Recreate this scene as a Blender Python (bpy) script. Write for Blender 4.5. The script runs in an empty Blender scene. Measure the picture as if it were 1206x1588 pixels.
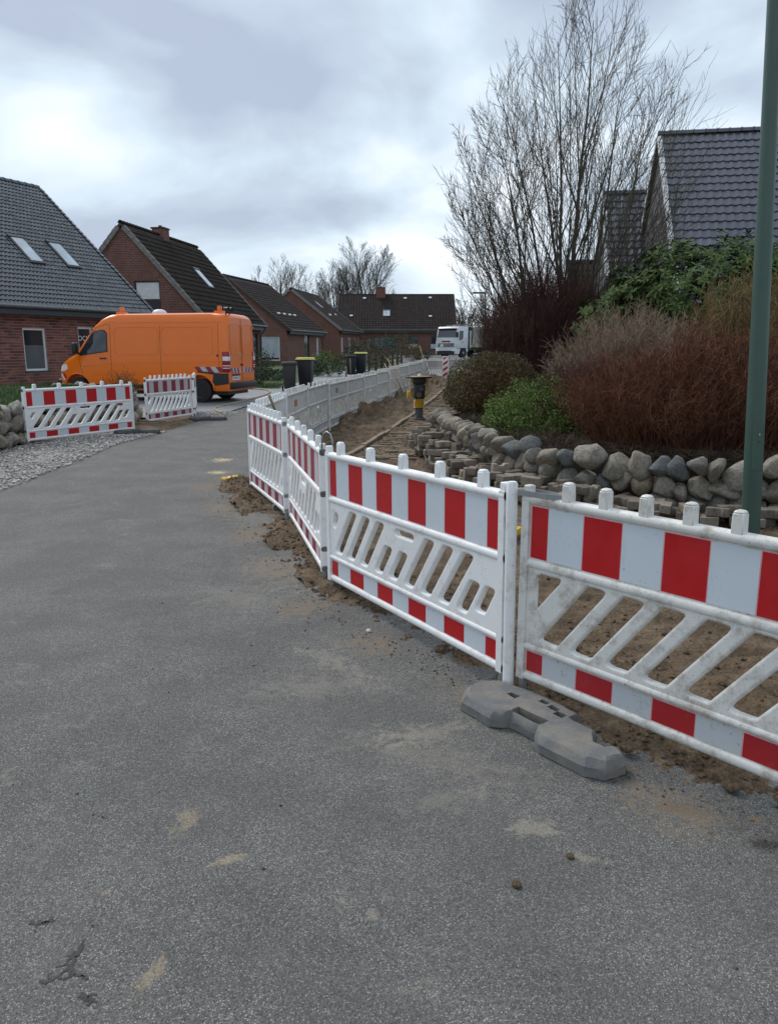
import bpy, bmesh, math, random
import numpy as np
from math import sin, cos, pi, radians, hypot, atan2, sqrt, tan, atan
from mathutils import Vector, Matrix, noise

# ------------------------------------------------------------------ camera, sky, sun, exposure
S = bpy.context.scene
COL = S.collection
CAM_H = 1.65
cam_d = bpy.data.cameras.new('camera'); cam = bpy.data.objects.new('camera', cam_d); COL.objects.link(cam)
cam.location = (0, 0, CAM_H)
cam.rotation_euler = (radians(90) - atan(254/1200), 0, 0)
cam_d.sensor_fit = 'HORIZONTAL'; cam_d.sensor_width = 36; cam_d.lens = 36*1200/1206
cam_d.clip_start = 0.05; cam_d.clip_end = 3000
S.camera = cam
S.view_settings.view_transform = 'Standard'; S.view_settings.look = 'None'
S.view_settings.exposure = 0.95; S.view_settings.gamma = 1.0; S.view_settings.use_curve_mapping = False
SUN_AZ, SUN_EL = -42, 46            # degrees: azimuth from +Y towards +X, elevation
W = bpy.data.worlds.new('World'); S.world = W; W.use_nodes = True
nt = W.node_tree; N = nt.nodes; Lk = nt.links; N.clear()
def wn(t, **k):
    n = N.new(t)
    for a, b in k.items(): setattr(n, a, b)
    return n
out = wn('ShaderNodeOutputWorld')
sky = wn('ShaderNodeTexSky', sky_type='NISHITA', sun_disc=False, sun_elevation=radians(SUN_EL), sun_rotation=radians(SUN_AZ))
bg1 = wn('ShaderNodeBackground'); bg1.inputs[1].default_value = 0.05; Lk.new(sky.outputs[0], bg1.inputs[0])
tc = wn('ShaderNodeTexCoord'); sep = wn('ShaderNodeSeparateXYZ'); Lk.new(tc.outputs['Generated'], sep.inputs[0])
def wm(op, a, b=None, c=None):
    n = wn('ShaderNodeMath', operation=op)
    for i, v in enumerate((a, b, c)):
        if v is None: continue
        if isinstance(v, (int, float)): n.inputs[i].default_value = v
        else: Lk.new(v, n.inputs[i])
    return n.outputs[0]
zc = wm('ADD', wm('MAXIMUM', sep.outputs[2], 0.0), 0.42)
px_, py_ = wm('DIVIDE', sep.outputs[0], zc), wm('DIVIDE', sep.outputs[1], zc)
cmb = wn('ShaderNodeCombineXYZ'); Lk.new(px_, cmb.inputs[0]); Lk.new(py_, cmb.inputs[1])
n1 = wn('ShaderNodeTexNoise'); n1.inputs['Scale'].default_value = 2.3; n1.inputs['Detail'].default_value = 6; n1.inputs['Roughness'].default_value = 0.48; n1.inputs['Distortion'].default_value = 0.35
mp = wn('ShaderNodeMapping'); mp.inputs['Location'].default_value = (3.1, 7.3, 0.0); Lk.new(cmb.outputs[0], mp.inputs[0]); Lk.new(mp.outputs[0], n1.inputs['Vector'])
n2 = wn('ShaderNodeTexNoise'); n2.inputs['Scale'].default_value = 0.8; n2.inputs['Detail'].default_value = 3; Lk.new(mp.outputs[0], n2.inputs['Vector'])
# brighter towards the veiled sun, upper left
sd = Vector((sin(radians(SUN_AZ))*cos(radians(SUN_EL)), cos(radians(SUN_AZ))*cos(radians(SUN_EL)), sin(radians(SUN_EL))))
dt = wn('ShaderNodeVectorMath', operation='DOT_PRODUCT'); Lk.new(tc.outputs['Generated'], dt.inputs[0]); dt.inputs[1].default_value = sd
glow = wm('MULTIPLY', wm('POWER', wm('MAXIMUM', dt.outputs['Value'], 0.0), 7.0), 0.18)
# thin bright band above the horizon
hz = wm('MULTIPLY', wm('POWER', wm('SUBTRACT', 1.0, wm('MAXIMUM', sep.outputs[2], 0.0)), 14.0), 0.10)
v = wm('ADD', wm('ADD', wm('MULTIPLY', wm('SUBTRACT', n1.outputs[0], 0.5), 1.15), wm('ADD', wm('MULTIPLY', wm('SUBTRACT', n2.outputs[0], 0.5), 0.8), 0.50)), wm('ADD', glow, hz))
cr = wn('ShaderNodeValToRGB'); e = cr.color_ramp.elements
e[0].position = 0.40; e[0].color = (0.36, 0.415, 0.52, 1)
e[1].position = 0.86; e[1].color = (0.90, 0.95, 1.0, 1)
for p_, c_ in ((0.50, (0.43, 0.505, 0.60, 1)), (0.58, (0.52, 0.61, 0.695, 1)), (0.68, (0.66, 0.74, 0.82, 1))):
    q = e.new(p_); q.color = c_
Lk.new(v, cr.inputs[0])
bg2 = wn('ShaderNodeBackground'); bg2.inputs[1].default_value = 0.73; Lk.new(cr.outputs[0], bg2.inputs[0])
mx = wn('ShaderNodeMixShader'); mx.inputs[0].default_value = 0.90
Lk.new(bg1.outputs[0], mx.inputs[1]); Lk.new(bg2.outputs[0], mx.inputs[2]); Lk.new(mx.outputs[0], out.inputs[0])
sl = bpy.data.lights.new('sun', 'SUN'); sl.energy = 1.15; sl.angle = radians(28); sl.color = (1.0, 0.97, 0.92)
so = bpy.data.objects.new('sun', sl); COL.objects.link(so); so.rotation_euler = (-sd).to_track_quat('-Z', 'Y').to_euler()

# ------------------------------------------------------------------ helpers
R = random.Random(7)
def elev(y): return 0.0 if y < 20 else 0.0127*(y-20)
def tag(o, label=None, cat=None, group=None, kind=None):
    if label: o['label'] = label
    if cat: o['category'] = cat
    if group: o['group'] = group
    if kind: o['kind'] = kind
    return o
def empty(name, loc=(0,0,0), rz=0, **k):
    o = bpy.data.objects.new(name, None); COL.objects.link(o); o.location = loc; o.rotation_euler = (0,0,rz)
    o.empty_display_size = 0.1
    return tag(o, **k)
def link(name, me, m=None, parent=None, smooth=None):
    if m is not None and not me.materials: me.materials.append(m)
    o = bpy.data.objects.new(name, me); COL.objects.link(o)
    if parent is not None: o.parent = parent
    return o
class MB:
    def __init__(s): s.v = []; s.f = []
    def add(s, v, f):
        b = len(s.v); s.v.extend([tuple(q) for q in v]); s.f.extend([tuple(b+i for i in q) for q in f]); return s
    def box(s, c, d, M=None, taper=1.0):
        x, y, z = c; a, b, h = d[0]/2, d[1]/2, d[2]/2; t = taper
        v = [(-a,-b,-h),(a,-b,-h),(a,b,-h),(-a,b,-h),(-a*t,-b*t,h),(a*t,-b*t,h),(a*t,b*t,h),(-a*t,b*t,h)]
        if M is not None: v = [tuple(M @ Vector(q)) for q in v]
        v = [(q[0]+x, q[1]+y, q[2]+z) for q in v]
        return s.add(v, [(0,3,2,1),(4,5,6,7),(0,1,5,4),(1,2,6,5),(2,3,7,6),(3,0,4,7)])
    def b2(s, x0, x1, y0, y1, z0, z1): return s.box(((x0+x1)/2,(y0+y1)/2,(z0+z1)/2),(abs(x1-x0),abs(y1-y0),abs(z1-z0)))
    def tube(s, path, r, n=6, cap=True):
        P = [Vector(p) for p in path]; k = len(P)
        rr = r if isinstance(r, (list, tuple)) else [r]*k
        b = len(s.v)
        t0 = (P[1]-P[0]).normalized(); a = t0.orthogonal().normalized(); vs = []
        for i in range(k):
            t = (P[min(i+1,k-1)]-P[max(i-1,0)])
            if t.length < 1e-9: t = t0
            t.normalize(); a = a - t*a.dot(t)
            if a.length < 1e-6: a = t.orthogonal()
            a.normalize(); c = t.cross(a)
            for j in range(n):
                g = 2*pi*j/n; q = P[i] + (a*cos(g)+c*sin(g))*rr[i]; vs.append((q.x,q.y,q.z))
        s.v.extend(vs)
        for i in range(k-1):
            for j in range(n):
                j2 = (j+1) % n
                s.f.append((b+i*n+j, b+i*n+j2, b+(i+1)*n+j2, b+(i+1)*n+j))
        if cap:
            s.f.append(tuple(b+j for j in reversed(range(n)))); s.f.append(tuple(b+(k-1)*n+j for j in range(n)))
        return s
    def lathe(s, prof, n=16, c=(0,0,0), M=None):
        b = len(s.v); k = len(prof)
        for r_, z in prof:
            for j in range(n):
                q = Vector((r_*cos(2*pi*j/n), r_*sin(2*pi*j/n), z))
                if M is not None: q = M @ q
                s.v.append((q.x+c[0], q.y+c[1], q.z+c[2]))
        for i in range(k-1):
            for j in range(n):
                j2 = (j+1)%n; s.f.append((b+i*n+j, b+i*n+j2, b+(i+1)*n+j2, b+(i+1)*n+j))
        s.f.append(tuple(b+j for j in reversed(range(n)))); s.f.append(tuple(b+(k-1)*n+j for j in range(n)))
        return s
    def prism(s, poly, y0, y1, axis='y'):
        """polygon in (x,z) extruded along y (or other axis order)"""
        n = len(poly)
        def P(a, b_, t):
            return {'y': (a, t, b_), 'x': (t, a, b_), 'z': (a, b_, t)}[axis]
        v = [P(a,b_,y0) for a,b_ in poly] + [P(a,b_,y1) for a,b_ in poly]
        f = [tuple(range(n)), tuple(reversed(range(n, 2*n)))] + [(i, i+n, (i+1)%n+n, (i+1)%n) for i in range(n)]
        return s.add(v, f)
    def mesh(s, name, m=None, smooth=False, angle=None, fix=True):
        me = bpy.data.meshes.new(name); me.from_pydata(s.v, [], s.f); me.update()
        if fix and len(s.f) < 60000:
            bm = bmesh.new(); bm.from_mesh(me); bmesh.ops.recalc_face_normals(bm, faces=bm.faces); bm.to_mesh(me); bm.free()
        if smooth:
            me.shade_smooth()
            if angle: me.set_sharp_from_angle(angle=radians(angle))
        if m is not None: me.materials.append(m)
        return me
    def build(s, name, m, parent=None, smooth=False, angle=None, fix=True):
        return link(name, s.mesh(name, m, smooth, angle, fix), None, parent)
def bevel_mesh(me, w, seg=2, angle=30):
    bm = bmesh.new(); bm.from_mesh(me)
    es = [e for e in bm.edges if len(e.link_faces) == 2 and e.calc_face_angle(0) > radians(angle)]
    bmesh.ops.bevel(bm, geom=es, offset=w, segments=seg, profile=0.5, affect='EDGES', clamp_overlap=True)
    bm.to_mesh(me); bm.free(); me.shade_smooth(); me.set_sharp_from_angle(angle=radians(40)); return me
def evaluated(o):
    dg = bpy.context.evaluated_depsgraph_get(); return bpy.data.meshes.new_from_object(o.evaluated_get(dg))
def boolean(me, cutter_mb, name='t'):
    o = bpy.data.objects.new(name, me); COL.objects.link(o)
    c = bpy.data.objects.new('c', cutter_mb.mesh('c')); COL.objects.link(c)
    md = o.modifiers.new('b', 'BOOLEAN'); md.operation = 'DIFFERENCE'; md.object = c; md.solver = 'EXACT'
    r = evaluated(o)
    bpy.data.objects.remove(o); bpy.data.objects.remove(c)
    return r
def plate(name, outer, holes, half, bev, res=1):
    """2D polygon with holes in (x,z) -> rounded solid plate centred on y=0"""
    cu = bpy.data.curves.new(name, 'CURVE'); cu.dimensions = '2D'; cu.fill_mode = 'BOTH'
    for pl in [outer]+holes:
        sp = cu.splines.new('POLY'); sp.points.add(len(pl)-1); sp.use_cyclic_u = True
        for i,(a,b) in enumerate(pl): sp.points[i].co = (a, b, 0, 1)
    cu.extrude = half-bev; cu.bevel_depth = bev; cu.bevel_resolution = res
    o = bpy.data.objects.new(name, cu); COL.objects.link(o)
    me = evaluated(o); bpy.data.objects.remove(o); bpy.data.curves.remove(cu)
    me.transform(Matrix.Rotation(radians(90), 4, 'X')); me.name = name
    me.shade_smooth(); me.set_sharp_from_angle(angle=radians(50)); return me
def text_mesh(body, size, ext=0.001):
    cu = bpy.data.curves.new('t', 'FONT'); cu.body = body; cu.size = size; cu.extrude = ext; cu.align_x = 'CENTER'; cu.align_y = 'CENTER'
    o = bpy.data.objects.new('t', cu); COL.objects.link(o); me = evaluated(o)
    bpy.data.objects.remove(o); me.transform(Matrix.Rotation(radians(90), 4, 'X')); return me
def fbm(x, y, z=0, o=4): return noise.fractal(Vector((x,y,z)), 1.0, 2.1, o)
def resample(pl, n):
    P = [Vector(p) for p in pl]; d = [0]
    for a, b in zip(P, P[1:]): d.append(d[-1]+(b-a).length)
    o = []
    for i in range(n):
        t = d[-1]*i/(n-1); k = 0
        while k < len(P)-2 and d[k+1] < t: k += 1
        u = (t-d[k])/max(1e-9, d[k+1]-d[k]); o.append(P[k].lerp(P[k+1], u))
    return o
def smooth_pl(pl, it=2):
    for _ in range(it):
        q = [pl[0]]
        for a, b in zip(pl, pl[1:]):
            q += [tuple(x*.75+y*.25 for x,y in zip(a,b)), tuple(x*.25+y*.75 for x,y in zip(a,b))]
        q.append(pl[-1]); pl = q
    return pl
def loft(name, L_, R_, n, m, hf, mat_, warp=None):
    """sheet between two polylines (paired), hf(x,y,s,t) -> height"""
    A = resample(L_, n) if warp is None else warp(L_, n); B = resample(R_, n) if warp is None else warp(R_, n)
    v = []; f = []
    for i in range(n):
        for j in range(m):
            t = j/(m-1); p = A[i].lerp(B[i], t); v.append((p.x, p.y, hf(p.x, p.y, i/(n-1), t)))
    for i in range(n-1):
        for j in range(m-1):
            a = i*m+j; f.append((a, a+1, a+m+1, a+m))
    mb = MB(); mb.v = v; mb.f = f
    o = mb.build(name, mat_, None, smooth=True, fix=False)
    me = o.data
    if len(me.polygons) and sum(p.normal.z for p in list(me.polygons)[:50]) < 0: me.flip_normals()
    return o

# ------------------------------------------------------------------ materials
class NB:
    def __init__(s, name):
        s.m = bpy.data.materials.new(name); s.m.use_nodes = True; s.t = s.m.node_tree; s.n = s.t.nodes; s.l = s.t.links
        s.b = s.n['Principled BSDF']; s.tc = s.n.new('ShaderNodeTexCoord')
    def set(s, inp, v):
        if hasattr(v, 'is_linked') or hasattr(v, 'links'): s.l.new(v, inp)
        elif isinstance(v, (tuple, list)):
            inp.default_value = (*v, 1) if len(v) == 3 and len(inp.default_value) == 4 else v
        else: inp.default_value = v
    def node(s, t, ins={}, out=0, **k):
        n = s.n.new(t)
        for a, b in k.items(): setattr(n, a, b)
        for a, b in ins.items(): s.set(n.inputs[a], b)
        return n.outputs[out]
    def obj(s): return s.tc.outputs['Object']
    def pos(s): return s.node('ShaderNodeNewGeometry')
    def noise(s, sc, det=4, ro=.55, vec=None, dist=0, out=0): return s.node('ShaderNodeTexNoise', {'Vector': vec or s.obj(), 'Scale': sc, 'Detail': det, 'Roughness': ro, 'Distortion': dist}, out)
    def voro(s, sc, vec=None, feature='F1', out=0, rnd=1): return s.node('ShaderNodeTexVoronoi', {'Vector': vec or s.obj(), 'Scale': sc, 'Randomness': rnd}, out, feature=feature)
    def math(s, op, a, b=0.5, c=0.0, clamp=False): 
        n = s.n.new('ShaderNodeMath'); n.operation = op; n.use_clamp = clamp
        s.set(n.inputs[0], a); s.set(n.inputs[1], b); s.set(n.inputs[2], c); return n.outputs[0]
    def ramp(s, f, st):
        n = s.n.new('ShaderNodeValToRGB'); e = n.color_ramp.elements
        while len(e) < len(st): e.new(0.5)
        for i, (p, c) in enumerate(st):
            e[i].position = p; e[i].color = (*c, 1) if isinstance(c, (tuple, list)) else (c, c, c, 1)
        s.l.new(f, n.inputs[0]); return n.outputs[0]
    def mix(s, f, a, b, bt='MIX'):
        n = s.n.new('ShaderNodeMix'); n.data_type = 'RGBA'; n.blend_type = bt
        s.set(n.inputs[0], f); s.set(n.inputs[6], a); s.set(n.inputs[7], b); return n.outputs[2]
    def bump(s, h, st=0.3, d=0.01, prev=None):
        n = s.n.new('ShaderNodeBump'); s.set(n.inputs['Strength'], st); s.set(n.inputs['Distance'], d); s.set(n.inputs['Height'], h)
        if prev: s.l.new(prev, n.inputs['Normal'])
        return n.outputs[0]
    def rnd(s): return s.node('ShaderNodeObjectInfo', out=5)
    def geo_rnd(s): return s.node('ShaderNodeNewGeometry', out='Random Per Island')
    def done(s, col=None, rough=None, normal=None, metal=None, spec=None, **k):
        if col is not None: s.set(s.b.inputs['Base Color'], col)
        if rough is not None: s.set(s.b.inputs['Roughness'], rough)
        if metal is not None: s.set(s.b.inputs['Metallic'], metal)
        if spec is not None: s.set(s.b.inputs['Specular IOR Level'], spec)
        if normal is not None: s.l.new(normal, s.b.inputs['Normal'])
        for a, b in k.items(): s.set(s.b.inputs[a], b)
        return s.m
def simple(name, col, rough=.6, var=.12, sc=6, bump=0, metal=0, spec=None, dirt=None, dsc=3, dlo=.55, dhi=.75, bsc=40):
    b = NB(name); n = b.noise(sc, 5)
    c = b.mix(b.ramp(n, [(.3, 0.0), (.7, 1.0)]), tuple(x*(1-var) for x in col), tuple(min(1, x*(1+var)) for x in col))
    if dirt:
        d = b.ramp(b.noise(dsc, 8, .7), [(dlo, 0.0), (dhi, 1.0)]); c = b.mix(d, c, dirt)
    nm = b.bump(b.noise(bsc, 4), bump, .01) if bump else None
    return b.done(c, rough, nm, metal, spec)
M = {}
def asphalt():
    b = NB('asphalt'); v = b.obj()
    a1 = b.voro(150, out='Distance'); c1 = b.voro(150, out='Color')
    f1 = b.noise(420, 2); big = b.noise(.55, 5, .6); mid = b.noise(4.5, 6, .7)
    v2 = b.voro(260, out='Color'); g2 = b.node('ShaderNodeSeparateColor', {'Color': v2}, 1)
    base = b.ramp(b.math('ADD', b.math('MULTIPLY', f1, .6), b.math('MULTIPLY', g2, .4)), [(.28, (.036,.035,.034)), (.5, (.108,.105,.100)), (.74, (.205,.198,.186))])
    gr = b.node('ShaderNodeSeparateColor', {'Color': c1})
    chip = b.math('MULTIPLY', b.math('GREATER_THAN', gr, .66), b.math('LESS_THAN', a1, b.math('MULTIPLY', f1, .72)))
    base = b.mix(b.math('MULTIPLY', chip, b.math('MULTIPLY', gr, 1.0)), base, (.42,.405,.37))
    dk = b.math('MULTIPLY', b.math('LESS_THAN', gr, .22), b.math('LESS_THAN', a1, .45))
    base = b.mix(b.math('MULTIPLY', dk, .6), base, (.03,.03,.033))
    base = b.mix(b.ramp(big, [(.35, 0.0), (.65, .35)]), base, (.14,.135,.125))
    base = b.mix(b.ramp(b.noise(1.7, 6, .65), [(.42, .35), (.6, 0.0)]), base, (.055,.055,.056))
    # smeared dry sand: a general film, then patches
    film = b.math('MULTIPLY', b.ramp(mid, [(.56, 0.0), (.70, 1.0)]), b.ramp(b.noise(26, 4, .7), [(.45, 0.0), (.6, 1.0)]))
    film = b.math('MULTIPLY', film, b.ramp(b.noise(.9, 2), [(.40, .15), (.58, 1.0)]))
    base = b.mix(b.math('MULTIPLY', film, .75), base, (.27,.24,.195))
    rag = b.noise(13, 8, .78, dist=.6); grain = b.ramp(b.noise(120, 3, .7), [(.38, .25), (.56, 1.0)])
    def spot(x, y, rx, ry, ang, col, amt, wet=False):
        nonlocal base
        mpn = b.node('ShaderNodeMapping', {'Vector': v, 'Location': (x, y, 0), 'Rotation': (0, 0, ang), 'Scale': (rx, ry, 1.0)}, vector_type='TEXTURE')
        d = b.node('ShaderNodeVectorMath', {0: mpn}, 'Value', operation='LENGTH')
        k = b.math('SUBTRACT', b.math('MULTIPLY_ADD', rag, 4.2, -1.45), d)       # >0 inside, ragged
        k = b.math('MULTIPLY', b.ramp(k, [(.0, 0.0), (.45, 1.0)]), b.math('MULTIPLY', grain, amt))
        base = b.mix(k, base, col)
    sand = (.35,.275,.175); pale = (.29,.26,.21); wetc = (.035,.033,.03); mud = (.075,.06,.045); dust = (.19,.145,.10)
    for a in [(-.72,2.47,.07,.16,.1,sand,.55), (-.54,2.25,.11,.03,.35,sand,.75), (-.64,1.78,.045,.10,-.4,sand,.55), (-.88,2.1,.05,.03,0,sand,.4),
              (.5,2.43,.14,.10,.2,pale,.7), (.66,2.27,.10,.04,-.5,pale,.6), (.13,3.1,.35,.16,.2,pale,.6), (.22,2.6,.3,.12,.3,pale,.35), (-.05,2.0,.04,.04,0,pale,.7),
              (-.35,3.6,.6,.25,.1,pale,.35), (-1.0,5.0,.6,.5,.4,pale,.3), (.2,2.9,.8,.22,-.5,pale,.3),
              (-.7,5.6,.5,.9,.5,pale,.4), (-1.4,7.6,.4,1.1,.4,pale,.4), (-2.2,5.8,.15,.10,0,pale,.4), (-2.6,7.4,.25,.12,0,pale,.35),
              (1.07,2.55,.17,.075,-.1,mud,1.3), (1.31,2.48,.06,.03,0,(.24,.15,.08),.8), (1.27,2.33,.12,.05,-.3,wetc,1.5), (1.30,2.33,.07,.04,-.3,wetc,.95), (1.12,2.40,.03,.02,0,wetc,.9), (.93,2.80,.06,.08,.3,wetc,.9),
              (-2.52,11.6,.26,.34,0,(.60,.47,.26),1.0), (-2.32,10.4,.24,.24,0,(.60,.47,.26),.9), (1.05,2.55,.35,.22,-.9,dust,.8), (.45,3.45,.40,.22,-1.0,dust,.8), (-.1,4.15,.35,.25,-.8,dust,.9), (-.55,4.8,.30,.35,-.5,dust,.9), (-.9,5.7,.32,.6,.3,dust,.9), (-1.25,6.8,.34,.7,.35,dust,.9), (-1.75,8.0,.34,.8,.35,dust,.9), (-2.2,9.3,.4,.8,.2,dust,.8), (-.3,3.9,.5,.12,-.8,pale,.5), (-1.9,12.6,.3,.7,.1,pale,.5), (-2.05,9.9,.25,.3,.1,(.32,.25,.17),.8)]:
        spot(*a)
    h = b.math('ADD', b.math('MULTIPLY', b.math('MINIMUM', a1, .5), -1.4), b.math('MULTIPLY', f1, .5))
    nm = b.bump(h, .55, .004, b.bump(mid, .12, .02))
    return b.done(base, b.ramp(f1, [(.3, .75), (.7, .95)]), nm, spec=.35)
M['asphalt'] = asphalt()
def dirt(name, lo, mid_, hi):
    b = NB(name); n = b.noise(5, 8, .68); n2 = b.noise(60, 5, .7)
    c = b.ramp(b.math('ADD', b.math('MULTIPLY', n, .55), b.math('MULTIPLY', n2, .45)), [(.34, lo), (.5, mid_), (.66, hi)])
    nm = b.bump(b.noise(90, 6, .75), .8, .012, b.bump(b.noise(18, 5, .7), .7, .03))
    return b.done(c, .95, nm, spec=.2)
M['dirt'] = dirt('dirt', (.036,.024,.015), (.125,.088,.056), (.27,.20,.135))
M['clod'] = dirt('clod', (.045,.030,.019), (.135,.094,.060), (.29,.215,.145))
def perobj(name, stops, rough=.85, vscale=14, amt=.35, bump=.5, isl=False, bsc=30, bd=.01, speck=False):
    b = NB(name); r = b.geo_rnd() if isl else b.rnd()
    c = b.ramp(r, stops); n = b.noise(vscale, 6, .7)
    c = b.mix(amt, c, b.ramp(n, [(.3, (.05,.05,.05)), (.5, (.5,.5,.5)), (.72, (1,1,1))]), 'OVERLAY')
    if speck:
        c = b.mix(b.ramp(b.noise(5, 4, .6), [(.52, 0.0), (.66, .55)]), c, (.12,.125,.08))
    nm = b.bump(b.noise(bsc, 6, .7), bump, bd)
    return b.done(c, rough, nm, spec=.3)
M['stone'] = perobj('boulder_stone', [(0,(.25,.225,.185)),(.2,(.38,.335,.265)),(.4,(.29,.275,.25)),(.55,(.40,.32,.23)),(.7,(.17,.18,.185)),(.85,(.32,.275,.215)),(1,(.42,.39,.34))], .85, 3.2, .42, 1.0, bsc=7, bd=.03, speck=True)
M['paver'] = perobj('concrete_paver', [(0,(.13,.108,.085)),(.5,(.20,.168,.135)),(1,(.29,.25,.20))], .92, 30, .35, .6, bsc=70)
M['paver_laid'] = perobj('sandy_paver', [(0,(.13,.095,.065)),(.5,(.165,.123,.084)),(1,(.20,.152,.105))], .95, 12, .5, .6, isl=True)
M['gravel'] = perobj('gravel_stone', [(0,(.14,.13,.12)),(.4,(.30,.28,.26)),(.7,(.43,.40,.37)),(1,(.60,.57,.53))], .85, 40, .2, .2, isl=True)
def gravel_bed():
    b = NB('gravel_bed'); v = b.voro(55, out='Color'); d = b.voro(55, out='Distance')
    g = b.node('ShaderNodeSeparateColor', {'Color': v})
    c = b.ramp(g, [(0,(.12,.11,.10)),(.5,(.28,.26,.24)),(1,(.50,.47,.44))]); c = b.mix(b.ramp(d, [(.4, 0.0), (.6, .8)]), c, (.06,.055,.05))
    return b.done(c, .9, b.bump(d, -1, .015))
M['gravel_bed'] = gravel_bed()
def grass_m():
    b = NB('grass_ground'); n = b.noise(3, 8, .7); n2 = b.noise(70, 4)
    c = b.ramp(b.math('ADD', b.math('MULTIPLY', n, .5), b.math('MULTIPLY', n2, .5)), [(.3,(.02,.035,.012)),(.5,(.05,.085,.025)),(.7,(.10,.14,.05))])
    return b.done(c, .95, b.bump(n2, .6, .03))
M['grass'] = grass_m()
def soil_m():
    b = NB('garden_soil'); n = b.noise(30, 8, .7)
    return b.done(b.ramp(n, [(.3,(.012,.009,.007)),(.6,(.045,.032,.022)),(.75,(.09,.065,.04))]), .95, b.bump(n, .8, .03))
M['soil'] = soil_m()
def leafm(name, cols, rough=.55, spec=.4, isl=True):
    b = NB(name); r = b.geo_rnd(); n = b.noise(1.6, 4)
    f = b.math('ADD', b.math('MULTIPLY', r, .6), b.math('MULTIPLY', b.ramp(n, [(.35, 0.0), (.65, 1.0)]), .4))
    k = len(cols)-1
    return b.done(b.ramp(f, [(i/k, c) for i, c in enumerate(cols)]), rough, spec=spec)
M['grass_blade'] = leafm('grass_blade', [(.03,.06,.015),(.06,.11,.03),(.10,.15,.05)], .7)
M['rhodo'] = leafm('rhododendron_leaf', [(.018,.036,.011),(.045,.080,.020),(.075,.115,.030),(.13,.17,.055)], .62, .12)
M['bright'] = leafm('bright_green_leaf', [(.045,.075,.015),(.12,.185,.032),(.24,.32,.07)], .6, .3)
M['olive'] = leafm('olive_leaf', [(.04,.04,.018),(.08,.065,.03),(.12,.10,.04),(.13,.16,.04)], .7, .25)
M['darkgreen'] = leafm('dark_shrub_leaf', [(.015,.03,.015),(.035,.06,.025),(.07,.10,.04)], .6, .3)
M['tw_dark'] = leafm('dark_maroon_twig', [(.035,.018,.016),(.07,.032,.027),(.11,.055,.042)], .8, .2)
M['tw_red'] = leafm('rust_red_twig', [(.034,.018,.011),(.095,.038,.022),(.18,.068,.036),(.10,.07,.038)], .75, .2)
M['tw_pale'] = leafm('pale_mauve_twig', [(.13,.088,.060),(.25,.175,.125),(.36,.27,.20)], .8, .2)
M['tw_yel'] = leafm('ochre_twig', [(.10,.07,.03),(.18,.12,.055),(.26,.19,.09)], .8, .2)
M['tw_brown'] = leafm('brown_stem', [(.05,.035,.025),(.10,.07,.045)], .85, .2)
def bark_m():
    b = NB('bark'); n = b.noise(7, 6, .7)
    return b.done(b.ramp(n, [(.3,(.045,.037,.028)),(.55,(.10,.085,.062)),(.75,(.18,.165,.12))]), .9, b.bump(b.noise(40, 5), .5, .01))
M['bark'] = bark_m()
M['bark_far'] = simple('bark_far', (.06,.05,.042), .9)
def plastic(name, col, dirt, lo, hi, rough=.42, pk=0):
    b = NB(name); v = b.pos()
    g = b.n.new('ShaderNodeNewGeometry').outputs['Position']
    n = b.noise(9, 8, .75, vec=g); n2 = b.noise(1.3, 4, .6, vec=g); n3 = b.noise(60, 4, .7, vec=g)
    c = b.mix(b.ramp(n2, [(.3, 0.0), (.7, 1.0)]), tuple(x*.93 for x in col), col)
    c = b.mix(b.ramp(n, [(lo, 0.0), (hi, .8)]), c, dirt)
    c = b.mix(b.ramp(n3, [(.64, 0.0), (.72, .8)]), c, tuple(x*.4 for x in dirt))
    return b.done(c, b.ramp(n, [(.4, rough), (.7, min(1, rough+.3))]), b.bump(n3, pk or .12, .004), spec=.45)
M['plastic'] = plastic('white_barrier_plastic', (.86,.86,.85), (.36,.32,.27), .52, .82)
M['plastic_dirty'] = plastic('grubby_white_plastic', (.74,.73,.69), (.24,.18,.12), .47, .70)
M['plastic_old'] = plastic('weathered_grey_white_plastic', (.74,.74,.71), (.30,.28,.24), .45, .75, .6)
M['foil_w'] = plastic('white_reflective_foil', (.64,.69,.74), (.42,.42,.40), .60, .9, .3)
M['foil_r'] = plastic('red_reflective_foil', (.50,.008,.012), (.40,.05,.05), .62, .9, .3)
M['foil_wd'] = plastic('scuffed_white_foil', (.52,.55,.57), (.22,.18,.13), .56, .68, .4)
M['foil_rd'] = plastic('scuffed_red_foil', (.40,.015,.02), (.42,.14,.10), .58, .70, .4)
M['foil_wf'] = plastic('faded_white_foil', (.55,.50,.52), (.42,.40,.38), .60, .9, .5)
M['foil_rf'] = plastic('faded_red_foil', (.27,.03,.05), (.36,.12,.12), .56, .85, .5)
M['pink'] = simple('pink_foil_edge', (.85,.38,.40), .4)
M['rubber'] = plastic('grey_recycled_plastic', (.135,.14,.145), (.24,.215,.18), .40, .62, .8, .9)
M['rubber_dark'] = plastic('dark_recycled_plastic', (.07,.072,.075), (.16,.155,.14), .46, .72, .8)
M['hole'] = simple('socket_inside', (.02,.02,.02), .9)
M['steel'] = simple('galvanised_steel', (.32,.33,.34), .45, metal=.6, var=.2)
M['post_green'] = simple('green_painted_steel', (.052,.098,.078), .38, var=.08, sc=3, bump=.06, bsc=60, dirt=(.09,.12,.09), dlo=.6, dhi=.85)
M['black'] = simple('black_plastic', (.018,.018,.02), .5)
M['tyre'] = simple('tyre_rubber', (.02,.02,.02), .85)
M['rim'] = simple('grey_rim', (.22,.22,.23), .4, metal=.7)
M['chrome'] = simple('bright_metal', (.6,.6,.62), .2, metal=1)
M['wood'] = simple('old_wood_handle', (.20,.145,.09), .7, var=.3, bump=.3)
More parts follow.
